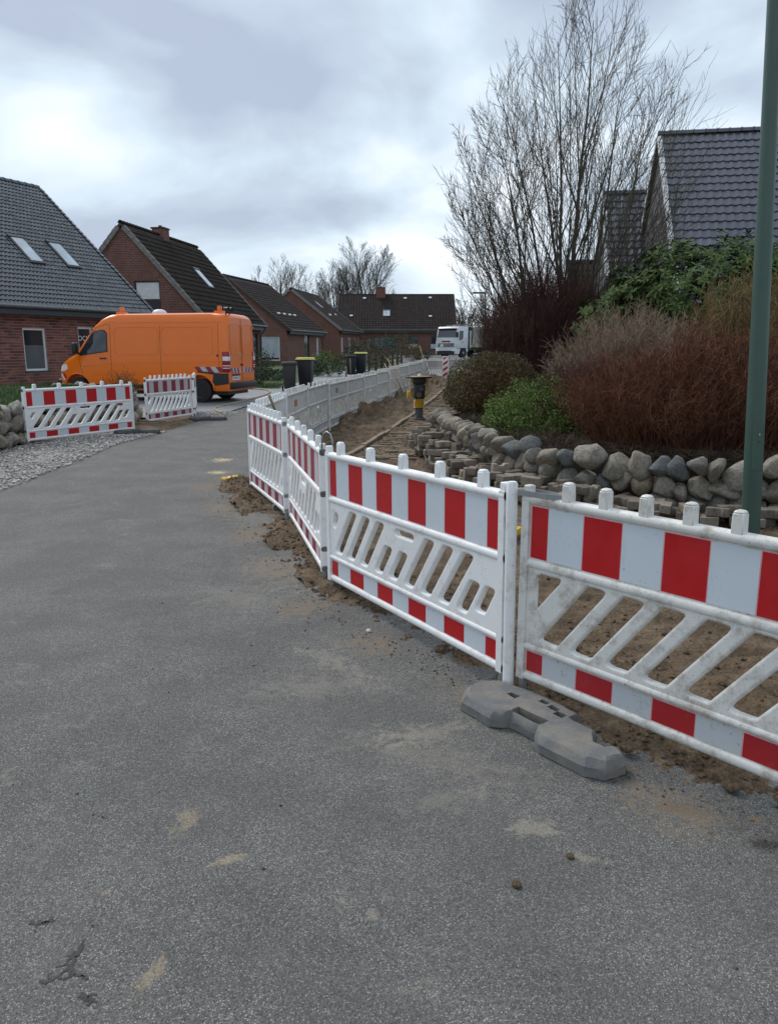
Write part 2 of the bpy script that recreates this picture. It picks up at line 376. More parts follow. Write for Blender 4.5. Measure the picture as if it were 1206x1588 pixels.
M['kerb'] = simple('old_concrete_kerb', (.22,.165,.115), .9, var=.3, bump=.5, dirt=(.12,.08,.05))
M['yellow'] = simple('yellow_paint', (.60,.36,.03), .45, dirt=(.2,.13,.06))
M['yellow_lid'] = simple('yellow_lid', (.55,.55,.10), .5)
M['bin'] = simple('anthracite_bin_plastic', (.035,.038,.043), .5, bump=.05)
M['bin_black'] = simple('black_bin_plastic', (.012,.014,.022), .5)
M['blue'] = simple('blue_plastic', (.02,.20,.50), .35)
M['hose'] = simple('beige_hose', (.33,.27,.15), .6)
M['pvc'] = simple('white_pvc', (.78,.79,.80), .35, var=.04)
M['greyframe'] = simple('dark_grey_fascia', (.045,.050,.056), .5)
M['gutter'] = simple('zinc_gutter', (.085,.095,.10), .45, metal=.3)
M['verge'] = simple('grey_verge_tile', (.20,.19,.18), .8, var=.3)
M['verge_dark'] = simple('brown_verge_board', (.06,.04,.03), .8, var=.3)
M['slate'] = simple('dark_slate_cladding', (.065,.062,.062), .6, var=.3)
M['verge_white'] = simple('white_verge_board', (.62,.62,.62), .6)
M['curtain'] = simple('pale_curtain', (.45,.50,.53), .9, var=.2, sc=2)
M['blind'] = simple('white_roller_blind', (.72,.74,.76), .7)
def glass_m(name, tint=(.02,.025,.03), rough=.05):
    b = NB(name); n = b.noise(1.2, 3)
    return b.done(b.mix(b.ramp(n, [(.3, 0.0), (.7, 1.0)]), tint, tuple(x*1.8 for x in tint)), rough, spec=.9)
M['glass'] = glass_m('dark_window_glass')
M['glass_grey'] = glass_m('half_frosted_glass', (.055,.07,.07), .35)
M['sky_glass'] = glass_m('roof_window_glass', (.30,.34,.37), .08)
def tile_m(name, base, rough, vary=.25, moss=None, spec=.6):
    b = NB(name); r = b.geo_rnd(); n = b.noise(2.5, 6, .7)
    c = b.mix(r, tuple(x*(1-vary) for x in base), tuple(x*(1+vary) for x in base))
    if moss: c = b.mix(b.ramp(n, [(.45, 0.0), (.7, .8)]), c, moss)
    return b.done(c, rough, b.bump(b.noise(25, 5), .15, .01), spec=spec)
M['tile_gloss'] = tile_m('black_glazed_tile', (.042,.048,.058), .20, spec=1.0)
M['tile_grey'] = tile_m('blue_grey_tile', (.060,.064,.088), .40, .25, spec=.6)
M['tile_moss'] = tile_m('mossy_dark_tile', (.026,.020,.017), .85, .35, (.018,.018,.010), spec=.15)
M['tile_brown'] = tile_m('dark_brown_tile', (.030,.021,.019), .8, .3, (.022,.019,.015), spec=.2)
def brick_m(name, a, b_, mortar, scale=1.0):
    b = NB(name); s3 = b.n.new('ShaderNodeSeparateXYZ'); b.l.new(b.obj(), s3.inputs[0])
    u = b.math('ADD', s3.outputs[0], s3.outputs[1])
    cv = b.n.new('ShaderNodeCombineXYZ'); b.l.new(u, cv.inputs[0]); b.l.new(s3.outputs[2], cv.inputs[1])
    br = b.n.new('ShaderNodeTexBrick'); b.l.new(cv.outputs[0], br.inputs['Vector'])
    br.inputs['Scale'].default_value = 1.0; br.inputs['Brick Width'].default_value = .25; br.inputs['Row Height'].default_value = .0833
    br.inputs['Mortar Size'].default_value = .009; br.inputs['Mortar Smooth'].default_value = .1
    br.inputs['Color1'].default_value = (*a, 1); br.inputs['Color2'].default_value = (*b_, 1); br.inputs['Mortar'].default_value = (*mortar, 1)
    c = b.mix(b.ramp(b.noise(1.1, 6, .7), [(.35, 0.0), (.7, .35)]), br.outputs['Color'], tuple(x*.45 for x in a))
    c = b.mix(.35, c, b.noise(12, 4), 'OVERLAY')
    return b.done(c, .9, b.bump(br.outputs['Fac'], -.6, .01), spec=.2)
M['brick_far'] = brick_m('red_brown_brick', (.215,.088,.064), (.145,.062,.050), (.25,.215,.19))
M['brick_orange'] = brick_m('orange_red_brick', (.20,.080,.056), (.145,.060,.046), (.22,.17,.15))
M['mortar'] = simple('grey_mortar', (.36,.32,.29), .95, bump=.4)
M['brick'] = perobj('red_clay_brick', [(0,(.10,.048,.042)),(.25,(.21,.09,.07)),(.5,(.28,.12,.088)),(.75,(.14,.06,.052)),(1,(.30,.135,.10))], .85, 20, .3, .5, isl=True)
def paint(name, col, rough=.28):
    b = NB(name); n = b.noise(2, 5)
    c = b.mix(b.ramp(n, [(.3, 0.0), (.7, 1.0)]), tuple(x*.94 for x in col), col)
    return b.done(c, rough, None, spec=.5, **{'Coat Weight': .25, 'Coat Roughness': .08})
M['orange'] = paint('orange_van_paint', (.90,.180,.003))
M['orange_lamp'] = simple('orange_beacon', (.85,.18,.03), .25)
M['truck_white'] = paint('white_truck_paint', (.66,.68,.70), .35)
M['truck_body'] = simple('dusty_tipper_body', (.36,.34,.30), .6, var=.25, dirt=(.20,.17,.13))
M['red_lens'] = simple('red_lamp_lens', (.30,.008,.012), .2)
M['white_lens'] = simple('clear_lamp_lens', (.75,.77,.78), .15)
M['paving'] = perobj('x', [(0,(.3,.3,.3)),(1,(.3,.3,.3))])
def paving_m():
    b = NB('pale_block_paving')
    br = b.n.new('ShaderNodeTexBrick'); b.l.new(b.obj(), br.inputs['Vector']); br.inputs['Scale'].default_value = 1
    br.inputs['Brick Width'].default_value = .2; br.inputs['Row Height'].default_value = .1; br.inputs['Mortar Size'].default_value = .006
    br.inputs['Color1'].default_value = (.20,.21,.225,1); br.inputs['Color2'].default_value = (.27,.28,.295,1); br.inputs['Mortar'].default_value = (.10,.10,.10,1)
    c = b.mix(b.ramp(b.noise(.9, 6, .7), [(.4, 0.0), (.7, .6)]), br.outputs['Color'], (.15,.155,.16))
    return b.done(c, b.ramp(b.noise(.7, 4), [(.4, .45), (.65, .85)]), b.bump(br.outputs['Fac'], -.4, .005))
M['paving'] = paving_m()
# ------------------------------------------------------------------ ground, road, dirt
g = MB()
rows = [-60, -20, 0, 10, 20, 30, 45, 60, 80, 100, 130, 170, 240, 400, 1500]; xs = [-1200, -300, -100, -40, -15, 0, 15, 40, 100, 300, 1200]
for y in rows:
    for x in xs: g.v.append((x, y, elev(min(y, 400)) - .06))
for i in range(len(rows)-1):
    for j in range(len(xs)-1):
        a = i*len(xs)+j; g.f.append((a, a+1, a+len(xs)+1, a+len(xs)))
tag(g.build('ground', M['grass'], fix=False), kind='structure')
roadL = smooth_pl([(-4.7,-8,0),(-4.75,5,0),(-4.75,9.3,0),(-4.8,11.4,0),(-4.85,13.4,0),(-4.55,15,0),(-4.45,17.6,0),(-4.05,22,0),(-3.3,28,0),(-2.2,36,0),(-.3,48,0),(1.2,62,0),(1.0,80,0),(0,90,0)])
roadR = smooth_pl([(7,-8,0),(6,2,0),(4.5,6,0),(3.6,9,0),(2.4,12,0),(2.4,14,0),(2.6,17.6,0),(3.2,22,0),(4.4,28,0),(6.5,36,0),(9.5,48,0),(13,62,0),(18,80,0),(22,90,0)])
o = loft('road', roadL, roadR, 120, 8, lambda x,y,s,t: elev(y), M['asphalt']); tag(o, kind='structure')
# pale paved driveway under the van, and the front path
dl = [(-16,20.5,0),(-16,24,0),(-16,30,0)]; dr = [(-4.45,18.6,0),(-3.95,23.5,0),(-3.2,30,0)]
o = loft('driveway', dl, dr, 20, 20, lambda x,y,s,t: elev(y)-.012+.016*(1 if x<-4.2 else 1)+.0, M['paving']); tag(o, kind='structure')
o = loft('footpath', [(-6.5,30,0),(-5.5,36,0),(-3.6,48,0)], [(-3.35,29.8,0),(-2.35,36,0),(-.45,48,0)], 20, 4, lambda x,y,s,t: elev(y)+.008, M['paving']); tag(o, kind='structure')
# gravel verge at left
def grl(x,y,s,t): return elev(y)+.012+.02*fbm(x*2,y*2)-.03*max(0,(t-.93)/.07)
gl = [(-7,3,0),(-6.8,8,0),(-6.35,12,0),(-6.3,14,0),(-5.95,16,0)]; gr_ = [(-4.6,3,0),(-4.55,8.8,0),(-4.6,11.4,0),(-4.75,13.5,0),(-4.45,15.6,0)]
o = loft('gravel_verge', gl, gr_, 80, 30, grl, M['gravel_bed']); tag(o, kind='structure')
o = loft('gravel_verge', [(-5.2,18.6,0),(-4.9,20.4,0)], [(-4.1,18.6,0),(-3.6,20.8,0)], 10, 10, lambda x,y,s,t: elev(y)+.012-.02*abs(t-.5)*2, M['gravel_bed']); tag(o, kind='structure')
def stones(name, pts, rmin, rmax, mat_, flat=.7, seed=1, parent=None):
    r = random.Random(seed); mb = MB(); V = mb.v; F = mb.f
    for (x, y, z) in pts:
        s = rmin+(rmax-rmin)*r.random()**2; b = len(V); a = r.uniform(0, 6.28); sx = r.uniform(.7,1.3)
        ca, sa = cos(a), sin(a)
        for (u, w, h) in ((1,.25,0),(.3,1,.1),(-.8,.7,0),(-.9,-.5,.1),(.1,-1,0),(.2,.1,1),(0,0,-1)):
            u *= s*sx*r.uniform(.75,1.2); w *= s*r.uniform(.75,1.2); h *= s*flat
            V.append((x+u*ca-w*sa, y+u*sa+w*ca, z+h))
        for k in range(5): F.append((b+k, b+(k+1)%5, b+5)); F.append((b+(k+1)%5, b+k, b+6))
    return mb.build(name, mat_, parent, smooth=False, fix=False)
r = random.Random(3); pts = []
GA, GB = resample(gl, 60), resample(gr_, 60)
for i in range(11000):
    k = r.random()*59; a = GA[int(k)].lerp(GA[int(k)+1 if k<58 else 59], k-int(k)); b = GB[int(k)].lerp(GB[int(k)+1 if k<58 else 59], k-int(k))
    t = r.random()**.8; t = min(t, 1) + r.gauss(0,.01); p = a.lerp(b, t); pts.append((p.x, p.y, elev(p.y)+.022))
for i in range(500): pts.append((r.uniform(-5.1,-3.9)+r.gauss(0,.1), r.uniform(18.6,20.6), .02))
tag(stones('loose_gravel', pts, .011, .026, M['gravel'], .6, 5), 'light mixed gravel along the left edge of the road', 'gravel', kind='stuff')

# bare soil patch by the left barriers
o = loft('soil_patch', [(-5.9,15.6,0),(-5.75,17.5,0),(-5.6,19,0)], [(-4.55,15.4,0),(-4.35,17.4,0),(-4.5,18.9,0)], 60, 24, lambda x,y,s,t: .03+.05*fbm(x*3,y*3)+.02*fbm(x*12,y*12)-.06*max(0,(t-.85)/.15), M['dirt']); tag(o, kind='structure')
# --- dirt of the excavated footpath, from the near right corner to the far end of the barriers
DL = [(3.2,-.6,0),(2.3,1.1,0),(1.75,1.95,0),(1.36,2.50,0),(1.0,2.86,0),(.66,3.45,0),(.30,3.90,0),(-.05,4.30,0),(-.42,4.80,0),(-.86,5.9,0),(-1.22,6.9,0),(-1.70,8.2,0),(-2.12,9.3,0),(-2.1,9.9,0),(-1.72,10.6,0),(-1.60,12,0),(-1.58,13.5,0),(-1.50,15.5,0),(-1.0,18.2,0),(-.5,21,0),(.12,25,0),(.9,30,0),(1.55,34.6,0),(1.9,37.5,0)]
DR = [(6,-.6,0),(6,1.1,0),(6,2.5,0),(5.6,4.0,0),(5.2,5.0,0),(4.8,5.8,0),(4.3,6.4,0),(3.9,6.9,0),(3.4,7.25,0),(2.9,7.5,0),(2.5,7.75,0),(2.1,8.1,0),(1.85,8.5,0),(1.65,9.0,0),(1.45,9.8,0),(1.3,11,0),(1.15,12.4,0),(1.1,14,0),(1.35,17,0),(1.8,20.5,0),(2.3,25,0),(2.75,30,0),(3.2,34.6,0),(3.5,37.5,0)]
def pair(pl, n):
    # parametric (index) resample so that the two sides stay paired; denser near the camera
    P = [Vector(p) for p in pl]; o = []
    for i in range(n):
        u = (i/(n-1))**1.0*(len(P)-1); k = min(int(u), len(P)-2); o.append(P[k].lerp(P[k+1], u-k))
    return o
MOUNDS = [(-.55,19.2,.7,.55,.34),(-.9,17.2,.5,.8,.22),(.0,21.5,.5,.9,.28),(.35,25.5,.5,1.2,.22),(1.35,31,.9,1.6,.42),(1.9,33.2,.8,1.0,.30),(-1.1,14.0,.35,.9,.10),(-.4,15.8,.6,.6,.08),(-.15,5.3,.35,.5,.05),(-1.0,6.4,.14,.5,.06),(-1.6,8.2,.16,.7,.08),(-1.85,9.3,.2,.35,.09),(-.62,5.4,.12,.35,.05),(.45,4.0,.3,.12,.04),(.9,3.6,.4,.3,.05),(1.6,3.3,.6,.5,.10),(2.4,4.2,.9,.8,.12)]
def dirt_h(x, y, s=None, t=None):
    big = fbm(x*1.3, y*1.3, 3, 4); fine = fbm(x*7, y*7, 1, 5); vf = fbm(x*24, y*24, 6, 4)
    h = .020 + .030*big + (.020 if y < 8 else .034)*fine + (.009 if y < 8 else .016)*vf
    if t is not None:
        e = min(t/.10, 1); h += -.045*(1-e)**1.3
        if t > .93: h += .02
    for (mx_, my_, sx, sy, a) in MOUNDS:
        d = ((x-mx_)/sx)**2+((y-my_)/sy)**2
        if d < 6: h += a*math.exp(-d*1.2)*(1+.35*fine)
    return elev(y)+max(h, -.03)
def dirt_h2(x, y, s, t):
    return dirt_h(x, y, s, t) if True else 0
o = loft('dirt', DL, DR, 430, 110, dirt_h2, M['dirt'], warp=pair); tag(o, kind='structure')
# crumbs and clods
pts = []; PA, PB = pair(DL, 400), pair(DR, 400); r = random.Random(11)
for i in range(9500):
    k = int(r.random()**.95*330); t = abs(r.gauss(0, .10)) if r.random() < .6 else r.random()
    t = min(t, .98); p = PA[k].lerp(PB[k], t) + Vector((r.gauss(0,.015), r.gauss(0,.015), 0))
    pts.append((p.x, p.y, dirt_h(p.x, p.y, 0, t)+.003))
tag(stones('soil_crumbs', pts, .004, .022, M['clod'], .7, 9), 'loose brown soil crumbs scattered over the dug-up footpath', 'soil', kind='stuff')
pts = []
for i in range(480):
    k = int(r.random()*200); p = PA[k]; q = (p-PB[k]).normalized()*abs(r.gauss(0,.10)); pts.append((p.x+q.x, p.y+q.y, elev(p.y)+.003))
for i in range(160): pts.append((r.uniform(-1.5,1.4), r.uniform(1.7,6), .003))
tag(stones('road_grit', [p for p in pts], .003, .009, M['clod'], .6, 10), 'small grit and soil crumbs strewn on the asphalt', 'grit', kind='stuff')
# bigger stones in the dirt edge
for i,(x,y,s,c) in enumerate([(.98,2.93,.030,'pale tan stone in the dirt just behind the grey barrier foot'),(.28,4.05,.030,'tan pebble at the dirt edge under the second barrier'),(.60,2.27,.013,'small pinkish pebble alone on the asphalt below the barrier foot'),(.40,2.13,.016,'brown pebble alone on the asphalt near the bottom'),(1.30,2.66,.035,'brown stone in the dirt beneath the rightmost barrier'),(-.12,4.35,.016,'white pebble on the asphalt in front of the second barrier')]):
    mb = MB(); bm = bmesh.new(); bmesh.ops.create_icosphere(bm, subdivisions=2, radius=s)
    for v_ in bm.verts: v_.co *= 1+.25*noise.noise(v_.co*30+Vector((i*5,0,0))); v_.co.z *= .7
    me = bpy.data.meshes.new('pebble'); bm.to_mesh(me); bm.free(); me.shade_smooth()
    o = link('pebble', me, M['gravel' if 'white' in c else 'clod']); o.location = (x, y, max(s*.45, dirt_h(x,y)+s*.2 if y>2.6 and x>.5 else s*.45)); tag(o, c, 'stone')

# raised beds: right garden (behind the boulder wall), left lawn
WL = [(0.93,13.3,0),(1.05,11.8,0),(1.22,10.3,0),(1.48,9.2,0),(1.80,8.50,0),(2.25,8.02,0),(2.85,7.62,0),(3.5,7.38,0),(4.3,7.22,0),(6.0,7.0,0)]
WL = smooth_pl(WL, 2)
mb = MB(); A = resample([(p[0]+.18, p[1]+.16, 0) for p in WL], 50); B_ = resample([(9,34,0),(16,30,0),(22,24,0),(24,14,0),(24,7,0)], 50)
# bed surface
def bed_h(x,y,s,t): return .46+.25*min(t*3,1)+.04*fbm(x,y)+max(0,elev(y))
o = loft('garden_bed', [tuple(p) for p in A], [tuple(p) for p in B_], 50, 40, bed_h, M['soil']); tag(o, kind='structure')
mb = MB(); n_ = len(A)
for p in A: mb.v += [(p.x,p.y,-.05),(p.x,p.y,.53)]
for i in range(n_-1): mb.f.append((2*i,2*i+2,2*i+3,2*i+1))
# far end of the bed
mb.add([(A[0].x,A[0].y,-.05),(9,34,-.05),(9,34,.7),(A[0].x,A[0].y,.53)], [(0,1,2,3)])
tag(mb.build('garden_bank', M['soil']), kind='structure')
LW = [(-7.2,6,0),(-6.6,9,0),(-6.38,12,0),(-6.45,13.5,0),(-6.2,15.2,0),(-5.85,17,0),(-6.0,18.8,0),(-7.2,20.4,0),(-9,21.4,0)]
LW = smooth_pl(LW, 2)
A = resample([(p[0]-.2, p[1], 0) for p in LW], 40); B_ = resample([(-22,6,0),(-22,22,0),(-12,22.2,0),(-9.5,21.9,0)], 40)
o = loft('lawn', [tuple(p) for p in A], [tuple(p) for p in B_], 40, 40, lambda x,y,s,t: .66-.04*min(1,t*4)+.03*fbm(x,y), M['grass']); tag(o, kind='structure')
mb = MB()
for p in A: mb.v += [(p.x,p.y,-.05),(p.x,p.y,.66)]
for i in range(len(A)-1): mb.f.append((2*i,2*i+2,2*i+3,2*i+1))
mb.add([(-22,22,-.05),(-12,22.2,-.05),(-9.5,21.9,-.05),(-22,22,.63),(-12,22.2,.63),(-9.5,21.9,.64)], [(0,1,4,3),(1,2,5,4)])
tag(mb.build('lawn_bank', M['soil']), kind='structure')
def blades(name, fn, n, h, w, mat_, seed, label):
    r = random.Random(seed); mb = MB()
    for i in range(n):
        x, y, z = fn(r); a = r.uniform(0,6.28); hh = h*r.uniform(.5,1.3); lx, ly = r.gauss(0,.4)*hh, r.gauss(0,.4)*hh; c, s_ = cos(a)*w, sin(a)*w
        b = len(mb.v); mb.v += [(x-c,y-s_,z-.01),(x+c,y+s_,z-.01),(x+lx,y+ly,z+hh)]; mb.f.append((b,b+1,b+2))
    o = mb.build(name, mat_, None, fix=False); tag(o, label, 'grass', kind='stuff'); return o
def on_lawn(r):
    y = r.uniform(8,22); x = -6.4 - abs(r.gauss(0,2.6)) if y<17 else -6.2-abs(r.gauss(0,3)); 
    if y > 18.5: x = min(x, -6.2-(y-18.5)*1.0)
    return x, y, .64
blades('lawn_grass', on_lawn, 26000, .09, .007, M['grass_blade'], 2, 'green grass of the raised lawn behind the left boulder wall')
blades('front_lawn_grass', lambda r: (r.uniform(-9,-4.3), r.uniform(30.2,36), .12+.0127*3), 9000, .06, .02, M['grass_blade'], 4, 'short lawn between the van and the dustbins')
o = loft('front_lawn', [(-14,30,0),(-13,40,0),(-11,48,0)], [(-4.2,30,0),(-3.9,36,0),(-2.9,48,0)], 12, 4, lambda x,y,s,t: elev(y)+.016, M['grass']); tag(o, kind='structure')

# kerb stone line left standing in the trench and the paving strip right of it
ORD = 'first second third fourth fifth sixth seventh eighth ninth tenth eleventh twelfth thirteenth fourteenth fifteenth sixteenth seventeenth eighteenth nineteenth twentieth twenty-first twenty-second twenty-third last'.split()
KP = resample([(-1.0,9.9,0),(-.34,13.35,0),(.45,18.4,0),(1.55,25.6,0),(2.72,33.9,0)], 25)
for i in range(24):
    a, b = KP[i], KP[i+1]; d = b-a; m_ = (a+b)/2
    mb = MB(); mb.box((0,0,0), (d.length-.012, .09, .20)); me = bevel_mesh(mb.mesh('kerb_stone', M['kerb']), .008, 1)
    o = link('kerb_stone', me); o.location = (m_.x+R.gauss(0,.006), m_.y, elev(m_.y)-.025+R.uniform(-.012,.012)); o.rotation_euler = (R.gauss(0,.01), 0, atan2(d.y,d.x)+R.gauss(0,.006))
    tag(o, '%s concrete edging stone from the near end of the line through the dug-up footpath' % ORD[i], 'kerb stone', 'edging stones through the dug-up footpath')
kp = bpy.data.objects.new('old_paving', None)
mb = MB(); r = random.Random(8)
for i in range(0, 170):
    y = 11.5+i*.115
    kx = None
    for a, b in zip(KP, KP[1:]):
        if a.y <= y <= b.y: kx = a.x+(b.x-a.x)*(y-a.y)/(b.y-a.y)
    if kx is None: continue
    xr = 1.05 if y < 14 else 1.05+(y-14)*.105
    x = kx+.10+(.1 if i%2 else 0)
    while x < xr-.1:
        if fbm(x*1.5, y*.8, 4) > -.28 and not (y > 30 and x < kx+.3):
            mb.box((x+.1, y, elev(y)+.012+r.gauss(0,.006)+.016*fbm(x*2,y*2)), (.182,.098,.06), Matrix.Rotation(r.gauss(0,.03),3,'Z') @ Matrix.Rotation(r.gauss(0,.04),3,'X'))
        x += .2
tag(mb.build('old_paving', M['paver_laid']), 'sandy old block paving still lying right of the edging stones', 'paving', kind='stuff')

# ------------------------------------------------------------------ boulder walls
def boulder(seed):
    r = random.Random(seed); bm = bmesh.new(); bmesh.ops.create_icosphere(bm, subdivisions=3, radius=1)
    off = Vector((seed*3.7, seed*1.3, 0)); pl = [(Vector((r.gauss(0,1),r.gauss(0,1),r.gauss(0,1))).normalized(), r.uniform(.58,.88)) for _ in range(9)]
    for v_ in bm.verts:
        c = v_.co.copy(); c *= 1+.30*noise.noise(c*1.1+off)
        for nrm, d in pl:
            k = c.dot(nrm)-d
            if k > 0: c -= nrm*k*.88
        c *= 1+.05*noise.noise(c*3.5+off)+.02*noise.noise(c*9+off)
        v_.co = c
    me = bpy.data.meshes.new('stone'); bm.to_mesh(me); bm.free(); me.shade_smooth(); me.materials.append(M['stone']); return me
BLD = [boulder(i) for i in range(1, 13)]
def boulder_wall(name, pl, h, label, size=.29, nx=0.0, seed=1, courses=3, side=1, smaller_far=True, e=None, rng=(0,1)):
    if e is None: e = empty(name, (0,0,0), label=label, cat='stone wall')
    r = random.Random(seed)
    P = resample(pl, 400); L_ = sum((P[i+1]-P[i]).length for i in range(399)); cnt = 0
    for c in range(courses):
        d = L_*rng[0]+r.uniform(-.05,.08)
        while d < L_*rng[1]:
            k = max(0, min(398, int(d/L_*399))); p = P[k]; t = (P[k+1]-P[k]).normalized(); n = Vector((t.y*side, -t.x*side, 0))
            w = size*r.choice((.55,.75,.9,1.0,1.15,1.3))*r.uniform(.9,1.1); hh = h/courses
            if c == 0: w *= 1.12
            o = bpy.data.objects.new('stone', r.choice(BLD)); COL.objects.link(o); o.parent = e
            dep = .19 - .045*c
            q = p + t*(w/2) + n*(dep-.17+r.gauss(0,.018))
            o.location = (q.x, q.y, (c+.5)*hh*1.0 + r.gauss(0,.026) + (elev(q.y)) )
            o.scale = (w*.57, .15, hh*(.60 if w > size*.7 else .48)*r.uniform(.85,1.32))
            o.rotation_euler = (r.gauss(0,.15), r.gauss(0,.38), atan2(t.y,t.x)+r.gauss(0,.12))
            if r.random() < .5: o.rotation_euler[2] += pi
            cnt += 1; d += w*.93
    return e, cnt
e_, c_ = boulder_wall('boulder_wall', WL, .60, 'long rounded fieldstone wall curving in front of the shrubs on the right', .265, seed=4, courses=3, side=-1, rng=(.40,1))
boulder_wall('', WL, .64, '', .205, seed=14, courses=4, side=-1, e=e_, rng=(0,.40))
e2_, c2_ = boulder_wall('boulder_wall', LW, .72, 'short fieldstone wall holding the raised lawn at the left edge', .31, seed=6, courses=3, side=1)

# ------------------------------------------------------------------ loose paving blocks stacked at the wall foot
def ishape():
    pts_ = [(-.10,-.08),(-.045,-.08),(-.028,-.058),(.028,-.058),(.045,-.08),(.10,-.08),(.10,.08),(.045,.08),(.028,.058),(-.028,.058),(-.045,.08),(-.10,.08)]
    mb = MB(); mb.prism(pts_, -.04, .04, 'z'); return bevel_mesh(mb.mesh('paving_block', M['paver']), .004, 1)
def rect_paver():
    mb = MB(); mb.box((0,0,0), (.20,.10,.08)); return bevel_mesh(mb.mesh('paving_block', M['paver']), .005, 1)
PV = [ishape(), rect_paver()]
r = random.Random(21)
P = resample(WL, 300)
cnt = 0
regions = [(0, 75, 'grey concrete paving block heaped at the far end of the boulder wall', 'paving blocks heaped at the far end of the boulder wall', 80, .30),
           (75, 175, 'grey concrete paving block stacked against the bend of the boulder wall', 'paving blocks stacked at the bend of the boulder wall', 110, .34),
           (175, 280, 'grey concrete paving block along the wall behind the rightmost barrier', 'paving blocks in the row behind the rightmost barrier', 78, .22)]
for (a0, a1, lab, grp, n_, dep) in regions:
    mlv = 3 if a0 == 0 else (2 if a0 < 150 else 1)
    spots = []
    for i in range(n_):
        u = a0+(a1-a0)*(i+.5)/n_*1.0; k = min(298, int(u)); p = P[k]; t = (P[k+1]-P[k]).normalized(); n = Vector((-t.y,t.x,0))*-1
        n = Vector((-t.y, t.x, 0)); 
        if n.x > 0 and n.y > 0: n = -n
        if n.y > .2: n = -n
        row = i % 3
        q = p + n*(.20+row*.5*dep + r.uniform(-.03,.05)) + t*r.gauss(0,.04)
        lv = 0
        for (sx, sy, sl_) in spots:
            if hypot(q.x-sx, q.y-sy) < .13: lv = max(lv, sl_+1)
        if lv > mlv: continue
        spots.append((q.x, q.y, lv))
        o = bpy.data.objects.new('paving_block', PV[r.random() < .35]); COL.objects.link(o)
        stand = r.random() < .12
        o.location = (q.x, q.y, .075 + lv*.082 + (.03 if stand else 0) + r.uniform(0,.01))
        o.rotation_euler = (r.gauss(0,.05)+(pi/2 if stand else 0), r.gauss(0,.05), atan2(t.y,t.x)+pi/2*r.randint(0,1)+r.gauss(0,.22))
        tag(o, lab.replace('grey concrete paving block', 'concrete paving block '+('tipped on edge' if stand else ('flat on the soil,', 'in the second layer', 'in the third layer', 'in the top layer')[lv])), 'paving block', grp); cnt += 1
# ------------------------------------------------------------------ site barriers
BL = 2.0
def stadium(x0, z0, x1, z1, r_, k=5):
    a = atan2(z1-z0, x1-x0); o = []
    for i in range(k+1): g = a-pi/2+pi*i/k; o.append((x1+r_*cos(g), z1+r_*sin(g)))
    for i in range(k+1): g = a+pi/2+pi*i/k; o.append((x0+r_*cos(g), z0+r_*sin(g)))
    return o
Z0, Z1 = .245, .625
def para(x0, z0, x1, z1, w, r_=.030, k=3):
    """slanted slot with ends parallel to the rails and rounded corners"""
    P = [(x0-w/2,z0),(x0+w/2,z0),(x1+w/2,z1),(x1-w/2,z1)]; o = []
    for i in range(4):
        p, a, b = Vector((*P[i],0)), Vector((*P[i-1],0)), Vector((*P[(i+1)%4],0))
        u, v = (a-p).normalized(), (b-p).normalized(); an = u.angle(v); d = min(r_/tan(an/2), (a-p).length*.45, (b-p).length*.45)
        s, e = p+u*d, p+v*d
        for q in range(k+1):
            t = q/k; c = s*(1-t)**2+p*2*t*(1-t)+e*t*t; o.append((c.x,c.y))
    return o
def slots_A():
    s = []; zl, zh = Z0+.066, Z1-.058
    def lg(x, dx=.112): s.append(para(x-dx*1.12, zl-.045, x+dx*1.12, zh+.045, .128, .040))
    s.append(stadium(.115, zh-.09, .145, zh-.03, .036))
    for x in (.28,.465,.65): lg(x)
    s.append(para(.725, zl-.045, .875, zl+.165, .122, .038)); s.append(para(.905, zl-.045, 1.055, zl+.165, .122, .038))
    s.append(stadium(.97, zh+.012, 1.14, zh+.012, .030))
    for x in (1.215,1.40,1.585): lg(x)
    s.append(para(1.635, zl-.045, 1.77, zl+.165, .120, .038)); s.append(para(1.80, zl-.005, 1.90, zl+.165, .110, .038))
    return s
def slots_B():
    s = []; zl, zh = Z0+.064, Z1-.054
    s.append([(.075,zh-.15),(.085,zh-.165),(.10,zh-.16),(.235,zh+.01),(.24,zh+.035),(.225,zh+.045),(.12,zh+.045),(.085,zh+.03),(.075,zh+.0)])
    for i in range(9): x = .295+i*.182; s.append(para(x-.135, zl-.050, x+.135, zh+.048, .135, .038))
    s.append(stadium(1.855, zl+.0, 1.90, zl+.06, .040))
    return s
def rounded_rail(mb, x0, x1, z0, z1, th, rr=.012):
    zc_, h = (z0+z1)/2, (z1-z0)/2; t = th/2; pl = []
    for cx_, cz_, g0 in ((t-rr, h-rr, 0), (-(t-rr), h-rr, pi/2), (-(t-rr), -(h-rr), pi), (t-rr, -(h-rr), 3*pi/2)):
        for i in range(4): g = g0+pi/2*i/3; pl.append((cx_+rr*cos(g), zc_+cz_+rr*sin(g)))
    mb.prism(pl, x0, x1, 'x')
